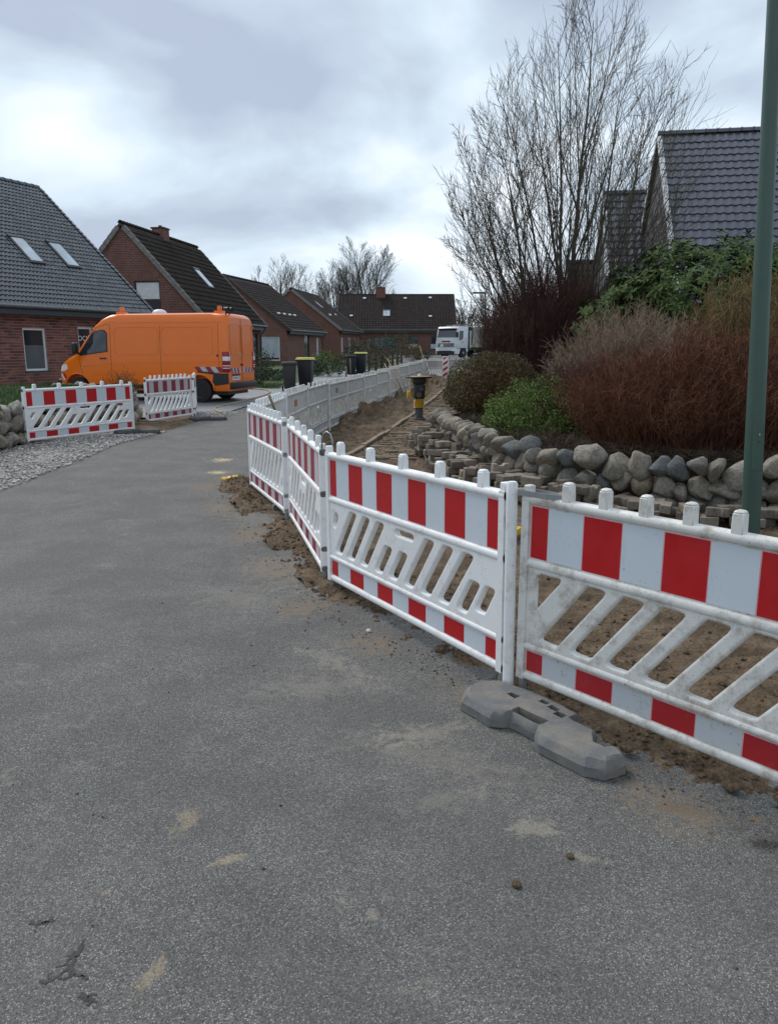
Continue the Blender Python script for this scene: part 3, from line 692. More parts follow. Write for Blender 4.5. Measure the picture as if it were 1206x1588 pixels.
def tmpl(kind):
    T = {}
    f = MB()
    rounded_rail(f, 0, BL, .050, .094, .050, .016); rounded_rail(f, .0, BL, .206, .246, .052, .018)
    rounded_rail(f, 0, BL, .622, .668, .052, .018); rounded_rail(f, 0, BL, .930, .980, .056, .022)
    f.b2(.0,.042,-.0262,.0262,.05,.978); f.b2(BL-.042,BL,-.0262,.0262,.05,.978)
    f.b2(.03,BL-.03,-.010,.010,.660,.935); f.b2(.03,BL-.03,-.010,.010,.09,.21)
    T['frame'] = f.mesh('frame', None, smooth=True, angle=35)
    T['slotted_panel'] = plate('slotted_panel', [(.036,Z0-.012),(BL-.036,Z0-.012),(BL-.036,Z1+.010),(.036,Z1+.010)], slots_A() if kind=='A' else slots_B(), .0185, .011, 2)
    T['teeth'] = []
    xs_ = [.20,.62,1.02,1.41,1.80] if kind=='A' else [.24+.19*i for i in range(9)]
    w = .052 if kind=='A' else .046
    n = MB(); n.box((0,0,1.008),(w,.046,.085), taper=.93); n.box((0,0,1.056),(w*.93,.046*.93,.011), taper=.70); T['peg'] = bevel_mesh(n.mesh('peg'), .004, 1, 40)
    n = MB(); n.box((0,0,.995),(.040,.044,.05), taper=.94); T['stub'] = bevel_mesh(n.mesh('stub'), .004, 1, 40)
    T['pegx'] = xs_
    def stripes(red, z0, z1):
        L_ = []; u = (BL-.10)/10; x = .05
        for i in range(11):
            wd = u/2 if i in (0,10) else u
            if (i%2 == 0) == red: L_.append((x, x+wd))
            x += wd
        return L_
    T['red'] = {}; T['white'] = {}
    for z0, z1, nm in ((.676,.924,'up'),(.100,.200,'lo')):
        for red in (True, False):
            L_ = stripes(red, z0, z1); T[('red' if red else 'white')][nm] = []
            for (a,b) in L_:
                mb = MB(); mb.b2(a+.0025,b-.0025,-.0135,-.009,z0,z1); T[('red' if red else 'white')][nm].append(mb)
            mb = MB()
            for (a,b) in L_: mb.b2(a+.0025,b-.0025,-.0135,-.009,z0,z1)
            T[('red' if red else 'white')][nm+'_all'] = mb
    p = MB()
    p.tube([(BL+.026,0,.0),(BL+.026,0,.95),(BL+.026,0,1.018),(BL+.026,0,1.029)], [.027,.027,.027,.020], 16); T['post'] = p.mesh('post', None, smooth=True, angle=40)
    p = MB(); p.tube([(.022,0,-.02),(.022,0,.06)], .02, 10); p.tube([(BL-.022,0,-.02),(BL-.022,0,.06)], .02, 10); T['pins'] = p.mesh('foot_pin', M['steel'], smooth=True, angle=40)
    e = MB()
    L_ = stripes(True, 0, 0); T['edge'] = []
    for z0,z1 in ((.676,.924),(.100,.200)):
        for a,b in L_: T['edge'].append(MB().b2(a-.0035,b+.0035,-.0118,-.0085,z0-.002,z1+.003).mesh('foil_edge', M['pink']))
    return T
TA, TB = tmpl('A'), tmpl('B')
_mc = {}
def mcopy(key, me, mat_):
    k = (key, mat_.name)
    if k not in _mc:
        c = me.copy() if not isinstance(me, MB) else me.mesh(key[0] if isinstance(key, tuple) else key)
        c.materials.clear(); c.materials.append(mat_); _mc[k] = c
    return _mc[k]
def barrier(T, a, b, z, label, group, pm='plastic', fr='foil_r', fw='foil_w', detail=True, post=False, back=False, tilt=0, lo=None):
    kind = 'A' if T is TA else 'B'
    dx, dy = b[0]-a[0], b[1]-a[1]; L_ = hypot(dx,dy)
    e = empty('barrier', (a[0],a[1],z), atan2(dy,dx), label=label, cat='barrier', group=group)
    e.rotation_euler[0] = tilt; e.scale = (1,1,.965)
    if len(a) > 2: e.rotation_euler[1] = -atan2(b[2]-a[2], L_)
    s = L_/BL
    P_ = M[pm]
    def put(nm, key, me, mat_):
        o = link(nm, mcopy(key, me, mat_)); o.parent = e; o.scale = (s,1,1)
        if back: o.matrix_parent_inverse = Matrix.Identity(4); 
        return o
    put('frame', 'frame'+kind, T['frame'], P_); put('slotted_panel', 'sp'+kind, T['slotted_panel'], P_); [setattr(put('peg', 'pg'+kind, T['peg'], P_), 'location', (x*s,0,0)) for x in T['pegx']]; [setattr(put('end_stub', 'st', T['stub'], P_), 'location', (x*s,0,0)) for x in (.021, BL-.021)]
    o = link('foot_pin', T['pins']); o.parent = e; o.scale = (s,1,1)
    if post: put('end_post', 'post', T['post'], P_)
    if detail:
        fr2, fw2 = (lo or (fr, fw))
        for nm, rr, ww in (('up', fr, fw), ('lo', fr2, fw2)):
            for i, mb in enumerate(T['red'][nm]): put('red_panel', ('red_panel',kind,nm,i), mb, M[rr])
            for i, mb in enumerate(T['white'][nm]): put('white_panel', ('white_panel',kind,nm,i), mb, M[ww])
        for q in T['edge']: o = link('foil_edge', q); o.parent = e; o.scale = (s,1,1)
    else:
        for nm in ('up','lo'):
            put('red_panel', ('red_panel',kind,nm,'all'), T['red'][nm+'_all'], M[fr]); put('white_panel', ('white_panel',kind,nm,'all'), T['white'][nm+'_all'], M[fw])
    return e
G1 = 'red and white barriers along the right side of the road'
b1d = (1.40-.65, 2.62-3.52); bl = hypot(*b1d)
b1 = barrier(TB, (.630,3.50), (.630+b1d[0]/bl*2.0, 3.50+b1d[1]/bl*2.0), .055, 'scuffed red and white barrier nearest the camera, metal strap on its corner', G1, 'plastic_dirty', 'foil_r', 'foil_w', lo=('foil_rd','foil_wd'))
barrier(TA, (-.405,5.22,0), (.565,3.53,.035), .02, 'clean red and white barrier with a thick round white end post', G1, 'plastic', post=True)
barrier(TA, (-.945,7.35), (-.465,5.42), .01, 'narrow-looking faded barrier seen obliquely between the corner barrier and the clean one', G1, 'plastic', 'foil_rf', 'foil_wf')
barrier(TB, (-1.63,9.07), (-1.00,7.42), .02, 'faded red and white barrier at the corner where the row turns back', G1, 'plastic', 'foil_rf', 'foil_wf')
G2 = 'barriers at the left side of the road'
barrier(TA, (-6.28,13.38), (-5.10,15.50), .02, 'white barrier with bright red blocks in front of the left boulder wall', G2, 'plastic', post=False)
barrier(TB, (-5.22,16.75), (-4.70,18.55), .05, 'white barrier with dull red blocks just left of the van rear wheel', G2, 'plastic', 'foil_rf', 'foil_wf')
barrier(TB, (-4.66,18.62), (-5.06,20.45), .02, 'barrier seen almost end-on touching the van rear wheel', G2, 'plastic', 'foil_rf', 'foil_wf', detail=False)
# metal strap on the nearest barrier
mb = MB(); 
sp = [(-.012,.034,.985),(-.012,-.034,.985),(.06,-.037,.985),(.15,-.034,.985),(.21,-.008,.985),(.15,.030,.985),(.06,.036,.985),(-.012,.034,.985)]
for i in range(len(sp)-1):
    a, b = Vector(sp[i]), Vector(sp[i+1]); t = (b-a).normalized(); n = Vector((t.y,-t.x,0))*.0025
    mb.add([a-n+Vector((0,0,-.013)), b-n+Vector((0,0,-.013)), b+n+Vector((0,0,-.013)), a+n+Vector((0,0,-.013)), a-n+Vector((0,0,.013)), b-n+Vector((0,0,.013)), b+n+Vector((0,0,.013)), a+n+Vector((0,0,.013))], [(0,3,2,1),(4,5,6,7),(0,1,5,4),(1,2,6,5),(2,3,7,6),(3,0,4,7)])
mb.build('strap', M['steel'], b1)
# small printed lines on the nearest barrier's foil
for i in (3, 5, 7, 9):
    x = .05+.095+ (i-1)*.19 + .19*0 - .0
    o = link('foil_print', mcopy('fp', text_mesh('RA2 C 1103 N', .016, .0002), M['foil_w'])); o.parent = b1; o.rotation_euler = (0, pi/2, 0); o.location = (x+.012, -.0139, .80)
o = link('sticker', MB().b2(-.055,.055,-.0006,.0006,-.022,.022).mesh('sticker', M['foil_rf'])); 
for ob in [q for q in S.objects if q.get('label','').startswith('white barrier with bright red blocks')]:
    o.parent = ob; o.location = (2.10, -.0255, .585)
# hook clamp between the barriers
mb = MB(); mb.tube([(-.47,5.40,.92),(-.47,5.40,1.03),(-.455,5.385,1.07),(-.43,5.36,1.085),(-.405,5.34,1.07),(-.39,5.32,1.03),(-.39,5.32,.95)], .006, 6)
tag(mb.build('hook', M['steel'], smooth=True), 'bent metal hook joining two barriers behind the clean one', 'hook')

# long row seen from its white back
ROW = [(-1.60,9.18),(-1.53,11.2),(-1.42,13.3),(-1.24,15.4),(-.84,18.4),(-.46,21.0),(.16,24.9),(.82,29.0),(1.32,32.2),(1.62,34.2)]
RP = resample([(x,y,0) for x,y in ROW], 2000)
dist = [0]
for i in range(1999): dist.append(dist[-1]+(RP[i+1]-RP[i]).length)
n_ = int(dist[-1]/2.04); step = dist[-1]/n_
nms = ['first','second','third','fourth','fifth','sixth','seventh','eighth','ninth','tenth','eleventh','twelfth','thirteenth','fourteenth']
G3 = 'long row of barriers along the trench, white backs in view'
def at_d(d):
    k = min(range(0,2000,4), key=lambda i: abs(dist[i]-d)); return RP[k]
for i in range(n_):
    a, b = at_d(i*step+.02), at_d((i+1)*step-.02)
    za = elev((a.y+b.y)/2)+.02+R.uniform(-.01,.02)
    ex = {1:' with orange scribble', 3:' with green scribble'}.get(i,'')
    e = barrier(TB if i%3 != 2 else TA, (b.x,b.y), (a.x,a.y), za, 'weathered white barrier back%s, %s in the long row from its corner' % (ex, nms[i]), G3, 'plastic_old' if i > 0 else 'plastic', 'foil_rf', 'foil_wf', detail=False)
    if i in (1,3):
        mb = MB(); q = random.Random(i)
        for k in range(3):
            x = 1.0+k*.09; mb.tube([(x,.0108,.74),(x+.03,.0108,.86),(x+.06,.0108,.75),(x+.07,.0108,.85)], .005, 4)
        mb.build('scribble', simple('scribble_%d'%i, (.55,.16,.10) if i==1 else (.08,.30,.22), .6), e)
    # end post clamps
    if i%2 == 0:
        mb = MB(); mb.tube([(0,.045,-.02),(0,.045,1.03)], .02, 8); mb.build('post', M['plastic'], e, smooth=True, angle=40)
barrier(TB, (1.66,34.4), (2.50,35.6), elev(35), 'grey-white barrier closing the far end of the row left of the warning beacon', G3, 'plastic_old', 'foil_wf', 'foil_wf', detail=False)
barrier(TB, (2.75,36.6), (3.9,37.3), elev(37), 'grey barrier just right of the red and white warning beacon', G3, 'plastic_old', 'foil_wf', 'foil_wf', detail=False)
# warning beacon
e = empty('warning_beacon', (2.50,35.0,elev(35)), 0, label='upright red and white warning beacon plate at the far end of the trench', cat='warning beacon')
mb = MB(); mb.b2(-.13,.13,-.02,.02,.12,1.12); bo = link('plate', bevel_mesh(mb.mesh('plate', M['plastic']), .01), None, e)
for k in range(4):
    z = .20+k*.25; mb = MB(); mb.prism([(-.105,z),(.105,z+.14),(.105,z+.25 if k<3 else z+.15),(-.105,z+.11)], -.024, -.019, 'y'); mb.build('red_stripe', M['foil_r'], e)
mb = MB(); mb.box((0,0,.06),(.8,.4,.12), taper=.8); mb.build('foot', M['rubber_dark'], e)

# ------------------------------------------------------------------ recycled plastic feet
def foot_meshes():
    out_ = [(-.42,-.10),(-.36,-.185),(-.16,-.20),(-.12,-.17),(-.10,-.125),(.06,-.125),(.08,-.17),(.13,-.20),(.36,-.19),(.43,-.14),(.45,-.02),(.395,.02),(.375,-.045),(.32,-.05),(.27,.02),(.24,.085),(.10,.09),(.10,.17),(-.02,.20),(-.14,.20),(-.25,.19),(-.38,.15),(-.43,.03)]
    cx_, cy_ = 0, -.02
    mb = MB(); n = len(out_)
    lay = [(0,1.0),(.055,1.0),(.100,.90),(.112,.82)]
    for z, s_ in lay:
        for (x,y) in out_:
            if s_ < 1:  # inset towards the centre line
                yy = y+(.0-y)*(1-s_)*1.5-.0; xx = x*(1-(1-s_)*.35); zz = z
                mb.v.append((xx, yy-.02*(1-s_), zz))
            else: mb.v.append((x,y,z))
    for k in range(len(lay)-1):
        for i in range(n): mb.f.append((k*n+i, k*n+(i+1)%n, (k+1)*n+(i+1)%n, (k+1)*n+i))
    mb.f.append(tuple(reversed(range(n)))); mb.f.append(tuple((len(lay)-1)*n+i for i in range(n)))
    me = mb.mesh('plate')
    cut = MB()
    cut.b2(-.105,.065,-.105,-.045,.03,.2)                       # grip recess behind the handle bar
    for x,y,w,d in ((-.07,.10,.05,.035),(.0,.085,.055,.04),(.055,.055,.05,.045),(-.20,.03,.05,.04)): cut.b2(x-w/2,x+w/2,y-d/2,y+d/2,.02,.2)
    me = boolean(me, cut); 
    bm = bmesh.new(); bm.from_mesh(me); bmesh.ops.triangulate(bm, faces=[f for f in bm.faces if len(f.verts) > 4])
    bmesh.ops.subdivide_edges(bm, edges=[e for e in bm.edges if e.calc_length() > .05], cuts=3, use_grid_fill=True)
    for v_ in bm.verts: v_.co += Vector((fbm(*(v_.co*14)),fbm(*(v_.co*14+Vector((5,0,0)))),fbm(*(v_.co*14+Vector((9,0,0)))) ))*.0045 + Vector((0,0,1))*.003*noise.noise(v_.co*55)
    bm.to_mesh(me); bm.free(); me.shade_smooth(); me.set_sharp_from_angle(angle=radians(28)); return me
FM = foot_meshes()
def foot(x, y, z, rz, label, m, dark=False):
    e = empty('ballast_block', (x,y,z), rz, label=label, cat='ballast block', group='recycled plastic barrier feet')
    e.scale = (1, .84, .72)
    o = link('plate', mcopy('footplate', FM, M[m])); o.parent = e
    mb = MB(); mb.b2(-.16,.16,-.012,.10,.116,.1165)
    return e
foot(.675,3.14,.004, atan2(2.83-3.46,.90-.42), 'mid-grey recycled plastic foot under the white end post in the foreground', 'rubber')
foot(-.86,7.62,-.01, 2.55, 'small grey barrier foot at the joint of the two faded barriers', 'rubber')
foot(-4.95,15.2,.01, .35, 'dark barrier foot at the right end of the bright red barrier on the left', 'rubber_dark')
foot(-4.25,18.2,.004, .2, 'dark barrier foot by the gravel in front of the van', 'rubber_dark')

# ------------------------------------------------------------------ lamp posts
e = empty('lamp_post', (3.21,6.69,0), 0, label='thick green painted steel lamp post in the right foreground', cat='lamp post')
e.rotation_euler = (0, radians(-2.9), 0)
mb = MB(); mb.tube([(0,0,-.1),(0,0,.9),(0,0,2.2),(0,0,4.0),(0,0,6.2)], [.079,.078,.070,.060,.048], 28)
mb.build('mast', M['post_green'], e, smooth=True, angle=40)
mb = MB(); mb.prism([(-.045,.62),(.045,.62),(.045,1.02),(-.045,1.02)], -.0815, -.060, 'y'); d_ = mb.build('hatch_door', M['post_green'], e)
mb = MB(); mb.lathe([(.009,0),(.009,.008)], 10, (-.0,-.082,.93), Matrix.Rotation(radians(90),3,'X')); mb.build('bolt', M['chrome'], e)
mb = MB(); mb.lathe([(.006,0),(.006,.004)], 8, (-.0,-.082,.87), Matrix.Rotation(radians(90),3,'X')); mb.build('bolt', M['black'], e)
mb = MB(); mb.tube([(0,0,6.1),(0,-.1,6.35),(0,-.5,6.5)], .035, 10); mb.build('arm', M['post_green'], e, smooth=True)
mb = MB(); mb.box((0,-.85,6.5),(.24,.75,.12), taper=.75); mb.build('lamp_head', M['greyframe'], e)
e = empty('lamp_post', (6.36,53,elev(53)), 0, label='slim far street lamp with a flat head above the tipper lorry', cat='lamp post')
mb = MB(); mb.tube([(0,0,-.1),(0,0,2),(0,0,4.9)], [.075,.06,.05], 10); mb.build('mast', M['greyframe'], e, smooth=True)
mb = MB(); mb.box((-.42,0,4.82),(.85,.22,.10)); mb.build('lamp_head', M['greyframe'], e)
# ------------------------------------------------------------------ orange van
def interp(tab, x):
    if x <= tab[0][0]: return tab[0][1]
    for (a,b),(c,d) in zip(tab, tab[1:]):
        if x <= c: return b+(d-b)*(x-a)/(c-a)
    return tab[-1][1]
VT = [(0,2.50),(.06,2.57),(.18,2.62),(.6,2.65),(3.6,2.65),(3.9,2.62),(4.15,2.52),(4.4,2.33),(4.6,2.12),(4.9,1.76),(5.1,1.52),(5.2,1.43),(5.45,1.32),(5.7,1.18),(5.82,1.05),(5.88,.90),(5.90,.70)]
VW = [(0,.945),(.06,.965),(.18,.985),(.6,.995),(4.4,.995),(4.9,.975),(5.3,.93),(5.6,.87),(5.8,.78),(5.9,.66)]
VF = [0,.05,.16,.30,.45,.58,.70,.80,.88,.94,.975,.993,1.0]
VY = [.94,.99,1,1,1,.993,.975,.955,.935,.905,.85,.72,.0]
VB = .34
def vy(x, z):
    f = (z-VB)/(interp(VT,x)-VB); return interp(VW,x)*interp(list(zip(VF,VY)), f)
def van():
    e = empty('van', (-4.53,24.26,elev(24)), pi-radians(13), label='orange high-roof panel van with two roof beacons parked on the driveway', cat='van')
    xs = [0,.03,.06,.12,.18,.35,.6,1.2,2,2.8,3.6,3.78,3.9,4.03,4.15,4.28,4.4,4.5,4.6,4.75,4.9,5.0,5.1,5.2,5.32,5.45,5.58,5.7,5.77,5.82,5.86,5.88,5.90]
    mb = MB(); k = len(VF)
    for x in xs:
        T_ = interp(VT,x); W_ = interp(VW,x)
        ring = [(x, W_*VY[i], VB+(T_-VB)*VF[i]) for i in range(k)] + [(x, -W_*VY[i], VB+(T_-VB)*VF[i]) for i in reversed(range(k-1))]
        mb.v += ring
    m_ = 2*k-1
    for i in range(len(xs)-1):
        for j in range(m_):
            j2 = (j+1)%m_; mb.f.append((i*m_+j, i*m_+j2, (i+1)*m_+j2, (i+1)*m_+j))
    mb.f.append(tuple(range(m_))); mb.f.append(tuple((len(xs)-1)*m_+i for i in reversed(range(m_))))
    cut = MB()
    for wx in (.95, 5.10):
        for sgn in (1,-1): cut.tube([(wx, sgn*.70, .36),(wx, sgn*1.3, .36)], .46, 24)
    me = boolean(mb.mesh('body'), cut); me.materials.clear(); me.materials.append(M['orange']); me.shade_smooth(); me.set_sharp_from_angle(angle=radians(38))
    link('body', me, None, e)
    for wx in (.95, 5.10):
        for sg in (1,-1):
            w = MB(); w.lathe([(.20,-.12),(.30,-.125),(.345,-.11),(.355,-.07),(.355,.07),(.345,.11),(.30,.125),(.20,.12)], 32, (wx, sg*.84, .355), Matrix.Rotation(radians(90),3,'X')); 
            wo = w.build('wheel', M['tyre'], e, smooth=True, angle=40)
            rm = MB(); rm.lathe([(.0,0),(.06,.0),(.07,.04),(.12,.05),(.15,.03),(.20,.05),(.215,.07),(.215,-.05)], 24, (wx, sg*.90, .355), Matrix.Rotation(radians(-90*sg),3,'X')); rm.build('rim', M['rim'], wo, smooth=True, angle=30)
            for q in range(8):
                g = q*pi/4; hb = MB(); hb.box((wx+.165*cos(g), sg*.951, .355+.165*sin(g)), (.035,.01,.05)); hb.build('rim_slot', M['black'], wo)
    # arches and chassis
    mb = MB(); mb.b2(.15,5.6,-.75,.75,.22,.36); mb.build('chassis', M['black'], e)
    for wx in (.95,5.10):
        for sg in (1,-1):
            mb = MB()
            P_ = [(wx+.475*cos(g), sg*(vy(wx,.9)+.008), .36+.475*sin(g)) for g in np.linspace(.0,pi,15)]
            mb.tube(P_, .022, 6); mb.build('wheel_arch', M['orange'], e, smooth=True)
    def panel(nm, pts, mat_, off=.008, side=1, parent=None):
        bm = bmesh.new(); fv = [bm.verts.new((x,0,z)) for x,z in pts]; bm.faces.new(fv)
        for ax, lo_, hi_ in ((0, min(p[0] for p in pts), max(p[0] for p in pts)), (2, min(p[1] for p in pts), max(p[1] for p in pts))):
            q = lo_+.05
            while q < hi_:
                co = [0,0,0]; no = [0,0,0]; co[ax] = q; no[ax] = 1
                bmesh.ops.bisect_plane(bm, geom=bm.verts[:]+bm.edges[:]+bm.faces[:], plane_co=co, plane_no=no); q += .07
        ex = bmesh.ops.extrude_face_region(bm, geom=bm.faces[:]); top = set(v for v in ex['geom'] if isinstance(v, bmesh.types.BMVert))
        for v in bm.verts: v.co.y = side*(vy(v.co.x, v.co.z)+(off if v in top else -.03))
        bmesh.ops.recalc_face_normals(bm, faces=bm.faces); me = bpy.data.meshes.new(nm); bm.to_mesh(me); bm.free(); me.shade_smooth(); me.set_sharp_from_angle(angle=radians(40))
        return link(nm, me, mat_, parent or e)
    def seam(pts, r_=.006, mat_='black', side=1, nm='seam', off=.0):
        d = []
        for (a,b),(c,g) in zip(pts, pts[1:]):
            for q in range(6): u = q/6; d.append((a+(c-a)*u, b+(g-b)*u))
        d.append(pts[-1]); mb = MB(); mb.tube([(x, side*(vy(x,z)+off), z) for x,z in d], r_, 4); return mb.build(nm, M[mat_], e, smooth=True)
    def rr(x0,x1,z0,z1,r_=.12):
        o = []
        for cx_,cz_,g0 in ((x1-r_,z1-r_,0),(x0+r_,z1-r_,pi/2),(x0+r_,z0+r_,pi),(x1-r_,z0+r_,1.5*pi)):
            for i in range(5): g = g0+pi/2*i/4; o.append((cx_+r_*cos(g), cz_+r_*sin(g)))
        return o
    for sd_ in (1,-1):
        W_ = [(3.98,1.52),(3.98,2.02),(4.03,2.10),(4.12,2.13),(4.42,2.09),(4.54,2.0),(4.80,1.66),(4.97,1.45),(4.93,1.40)]
        fr = panel('window_frame', [(4.45+(x-4.45)*1.06, 1.78+(z-1.78)*1.08) for x,z in W_], M['black'], .006, sd_)
        panel('side_window', W_, M['glass'], .012, sd_, fr)
        mb = MB(); mb.tube([(4.72,sd_*(vy(4.72,1.45)+.016),1.43),(4.68,sd_*(vy(4.68,1.8)+.016),1.80)], .012, 5); mb.build('window_bar', M['black'], fr)
        seam([(3.85,.50),(3.85,2.28)], side=sd_); seam([(3.85,2.28),(4.0,2.31),(4.38,2.22),(4.62,2.0)], side=sd_); seam([(5.0,1.35),(4.93,1.0),(4.85,.55)], side=sd_)
        seam([(2.18,.45),(2.18,2.60)], side=sd_); seam([(.30,1.1),(.30,2.58)], side=sd_, r_=.005)
        seam([(4.35,1.33),(4.35,1.33)], side=sd_) if False else None
        for x0,x1 in ((2.24,3.70),(.48,2.12)):
            pl = rr(x0,x1,1.42,2.22); seam(pl+[pl[0]], .007, 'orange', sd_, 'panel_bead', .002)
        seam([(.2,1.22),(3.8,1.16),(4.85,1.05)], .008, 'orange', sd_, 'body_crease', .002); seam([(.2,2.36),(4.0,2.36)], .007, 'orange', sd_, 'body_crease', .002)
        seam([(.5,.92),(4.5,.82)], .008, 'orange', sd_, 'body_crease', .002)
        panel('sill_trim', [(0.02,.60),(.02,.86),(.60,.88),(1.40,.88),(1.44,.72),(.50,.70),(.45,.60)] if False else [(.02,.56),(.02,.86),(.48,.88),(.52,.62),(.44,.50)], M['black'], .012, sd_)
        panel('sill_trim', [(1.42,.40),(1.42,.52),(4.62,.52),(4.62,.40)], M['black'], .010, sd_)
        pn = panel('lower_panel', [(.50,.84),(.45,.90),(1.0,.94),(1.0,.90)], M['black'], .012, sd_)
        for q in range(5):
            x = .12+q*.17; panel('red_chevron' if q%2==0 else 'white_chevron', [(x,.90),(x+.17,.90),(x+.29,1.06),(x+.12,1.06)] , M['foil_rf'] if q%2==0 else M['foil_wf'], .010, sd_)
        mb = MB(); mb.box((4.12, sd_*(vy(4.12,1.3)+.02), 1.30), (.22,.03,.035)); mb.build('door_handle', M['black'], e)
        mb = MB(); mb.box((4.98, sd_*1.13, 1.60), (.12,.20,.34)); mo = link('mirror', bevel_mesh(mb.mesh('mirror', M['black']), .04, 3), None, e)
        mb = MB(); mb.tube([(4.93,sd_*.93,1.42),(4.98,sd_*1.08,1.48)], .035, 6); mb.build('mirror_arm', M['black'], e)
        panel('headlight', [(5.45,.98),(5.52,1.12),(5.74,1.09),(5.84,.98),(5.80,.90),(5.6,.90)], M['white_lens'], .012, sd_)
        panel('red_chevron', [(5.45,.62),(5.55,.62),(5.68,.82),(5.60,.84)], M['foil_r'], .012, sd_); panel('white_chevron', [(5.55,.62),(5.66,.62),(5.78,.80),(5.68,.82)], M['foil_w'], .012, sd_)
        # tail lamp wraps the corner
        mb = MB(); mb.b2(-.014,.19,sd_*.84,sd_*1.0,.90,1.50); tl = link('tail_light', bevel_mesh(mb.mesh('tail_light', M['red_lens']), .012, 2), None, e)
        mb = MB(); mb.b2(-.018,.17,sd_*.86,sd_*1.004,1.24,1.36); mb.build('reversing_lens', M['white_lens'], tl)
        for z in (1.01,1.08): mb = MB(); mb.b2(-.018,.17,sd_*.86,sd_*1.004,z,z+.025); mb.build('lamp_bar', M['white_lens'], tl)
        mb = MB(); mb.b2(.30,.36,sd_*(vy(.3,1.38)-.01),sd_*(vy(.3,1.38)+.012),1.36,1.42); mb.build('fuel_catch', M['black'], e)
    # rear
    mb = MB(); mb.b2(-.10,.10,-.93,.93,.40,.60); link('rear_bumper', bevel_mesh(mb.mesh('b', M['black']), .03, 2), None, e)
    mb = MB(); mb.tube([(-.004,0,.62),(-.004,0,2.46)], .006, 4); mb.build('seam', M['black'], e)
    for sg in (1,-1):
        pl = rr(.08,.80,1.42,2.30,.10); mb = MB(); mb.tube([(-.004, sg*a, b) for a,b in pl+[pl[0]]], .008, 4); mb.build('rear_door_bead', M['orange'], e, smooth=True)
        for q in range(7):
            y = sg*(.10+q*.115); mb = MB(); mb.prism([(y,.88),(y+sg*.115,.88),(y+sg*.06+sg*.115,1.02),(y+sg*.06,1.02)], -.010, .004, 'x'); mb.build('red_chevron' if q%2 else 'white_chevron', M['foil_rf' if q%2 else 'foil_wf'], e)
        for z in (1.0,1.9,2.2): mb = MB(); mb.b2(-.02,.01,sg*.86,sg*.93,z,z+.07); mb.build('hinge', M['orange'], e)
    mb = MB(); mb.b2(-.015,0,.22,.72,.66,.78); pl_ = mb.build('number_plate', M['pvc'], e)
    mb = MB(); mb.b2(-.02,0,.20,.74,.79,.84); mb.build('plate_lamp', M['black'], e)
    tm = link('plate_text', mcopy('plate', text_mesh('HH TB 1127', .085, .001), M['black'])); tm.parent = pl_; tm.rotation_euler = (0,0,-pi/2); tm.location = (-.0165,.47,.72)
    mb = MB(); mb.b2(-.03,0,-.04,.08,1.08,1.14); mb.build('rear_handle', M['black'], e)
    mb = MB(); mb.lathe([(.045,0),(.05,.004),(.045,.008)], 14, (-.006,.12,1.42), Matrix.Rotation(radians(90),3,'Y')); mb.build('emblem', M['chrome'], e)
    # front
    mb = MB(); mb.b2(5.62,5.96,-.80,.80,.34,.66); link('front_bumper', bevel_mesh(mb.mesh('b', M['black']), .08, 3), None, e)
    mb = MB()
    ws = [(4.30,2.46),(4.45,2.30),(4.6,2.135),(4.9,1.775),(5.12,1.515)]
    for x,z in ws: y = interp(VW,x)*.80; mb.v += [(x+.012,y,z-.02),(x+.02,0,z+.012),(x+.012,-y,z-.02)]
    for i in range(len(ws)-1):
        for j in (0,1): a = i*3+j; mb.f.append((a,a+1,a+4,a+3))
    mb.build('windscreen', M['glass'], e, smooth=True)
    mb = MB(); mb.b2(5.80,5.915,-.45,.45,.72,.92); mb.build('grille', M['black'], e)
    # roof kit
    for x,y in ((3.70,.45),(.45,.45)):
        mb = MB(); mb.b2(x-.11,x+.11,y-.16,y+.16,2.62,2.70); bs = mb.build('beacon_base', M['orange'], e)
        mb = MB(); mb.lathe([(.065,0),(.07,.02),(.068,.13),(.055,.15),(.0,.155)], 18, (x,y,2.69)); mb.build('beacon', M['orange_lamp'], e, smooth=True, angle=50)
    mb = MB(); mb.lathe([(.23,0),(.22,.06),(.16,.12),(.08,.145),(.0,.15)], 20, (2.68,0,2.64)); mb.build('roof_vent', M['pvc'], e, smooth=True)
    for y in (.55,.80): 
        mb = MB(); mb.tube([(.10,y,2.56),(.08,y,2.72)], .02, 6); mb.tube([(.14,y,2.74),(-.02,y+.05,2.72)], [.05,.07], 12); mb.build('work_lamp', M['black'], e, smooth=True, angle=40)
van()

# hose across the driveway
hp = smooth_pl([(-4.3,20.0,.03),(-4.55,20.6,.03),(-4.9,21.6,.03),(-4.6,23.2,.06),(-4.25,25.5,.09),(-4.15,27.5,.12),(-4.5,29.2,.14),(-5.2,29.8,.15),(-5.9,29.6,.15)], 3)
tag(MB().tube(hp, .028, 8).build('hose', M['hose'], smooth=True), 'beige hose lying across the pale driveway behind the van', 'hose')
tag(MB().tube(smooth_pl([(-5.35,15.9,.25),(-5.2,16.6,.12),(-5.0,17.4,.05)],2), .012, 6).build('stake', M['wood'], smooth=True), 'thin wooden stick leaning between the two left barriers', 'stick')

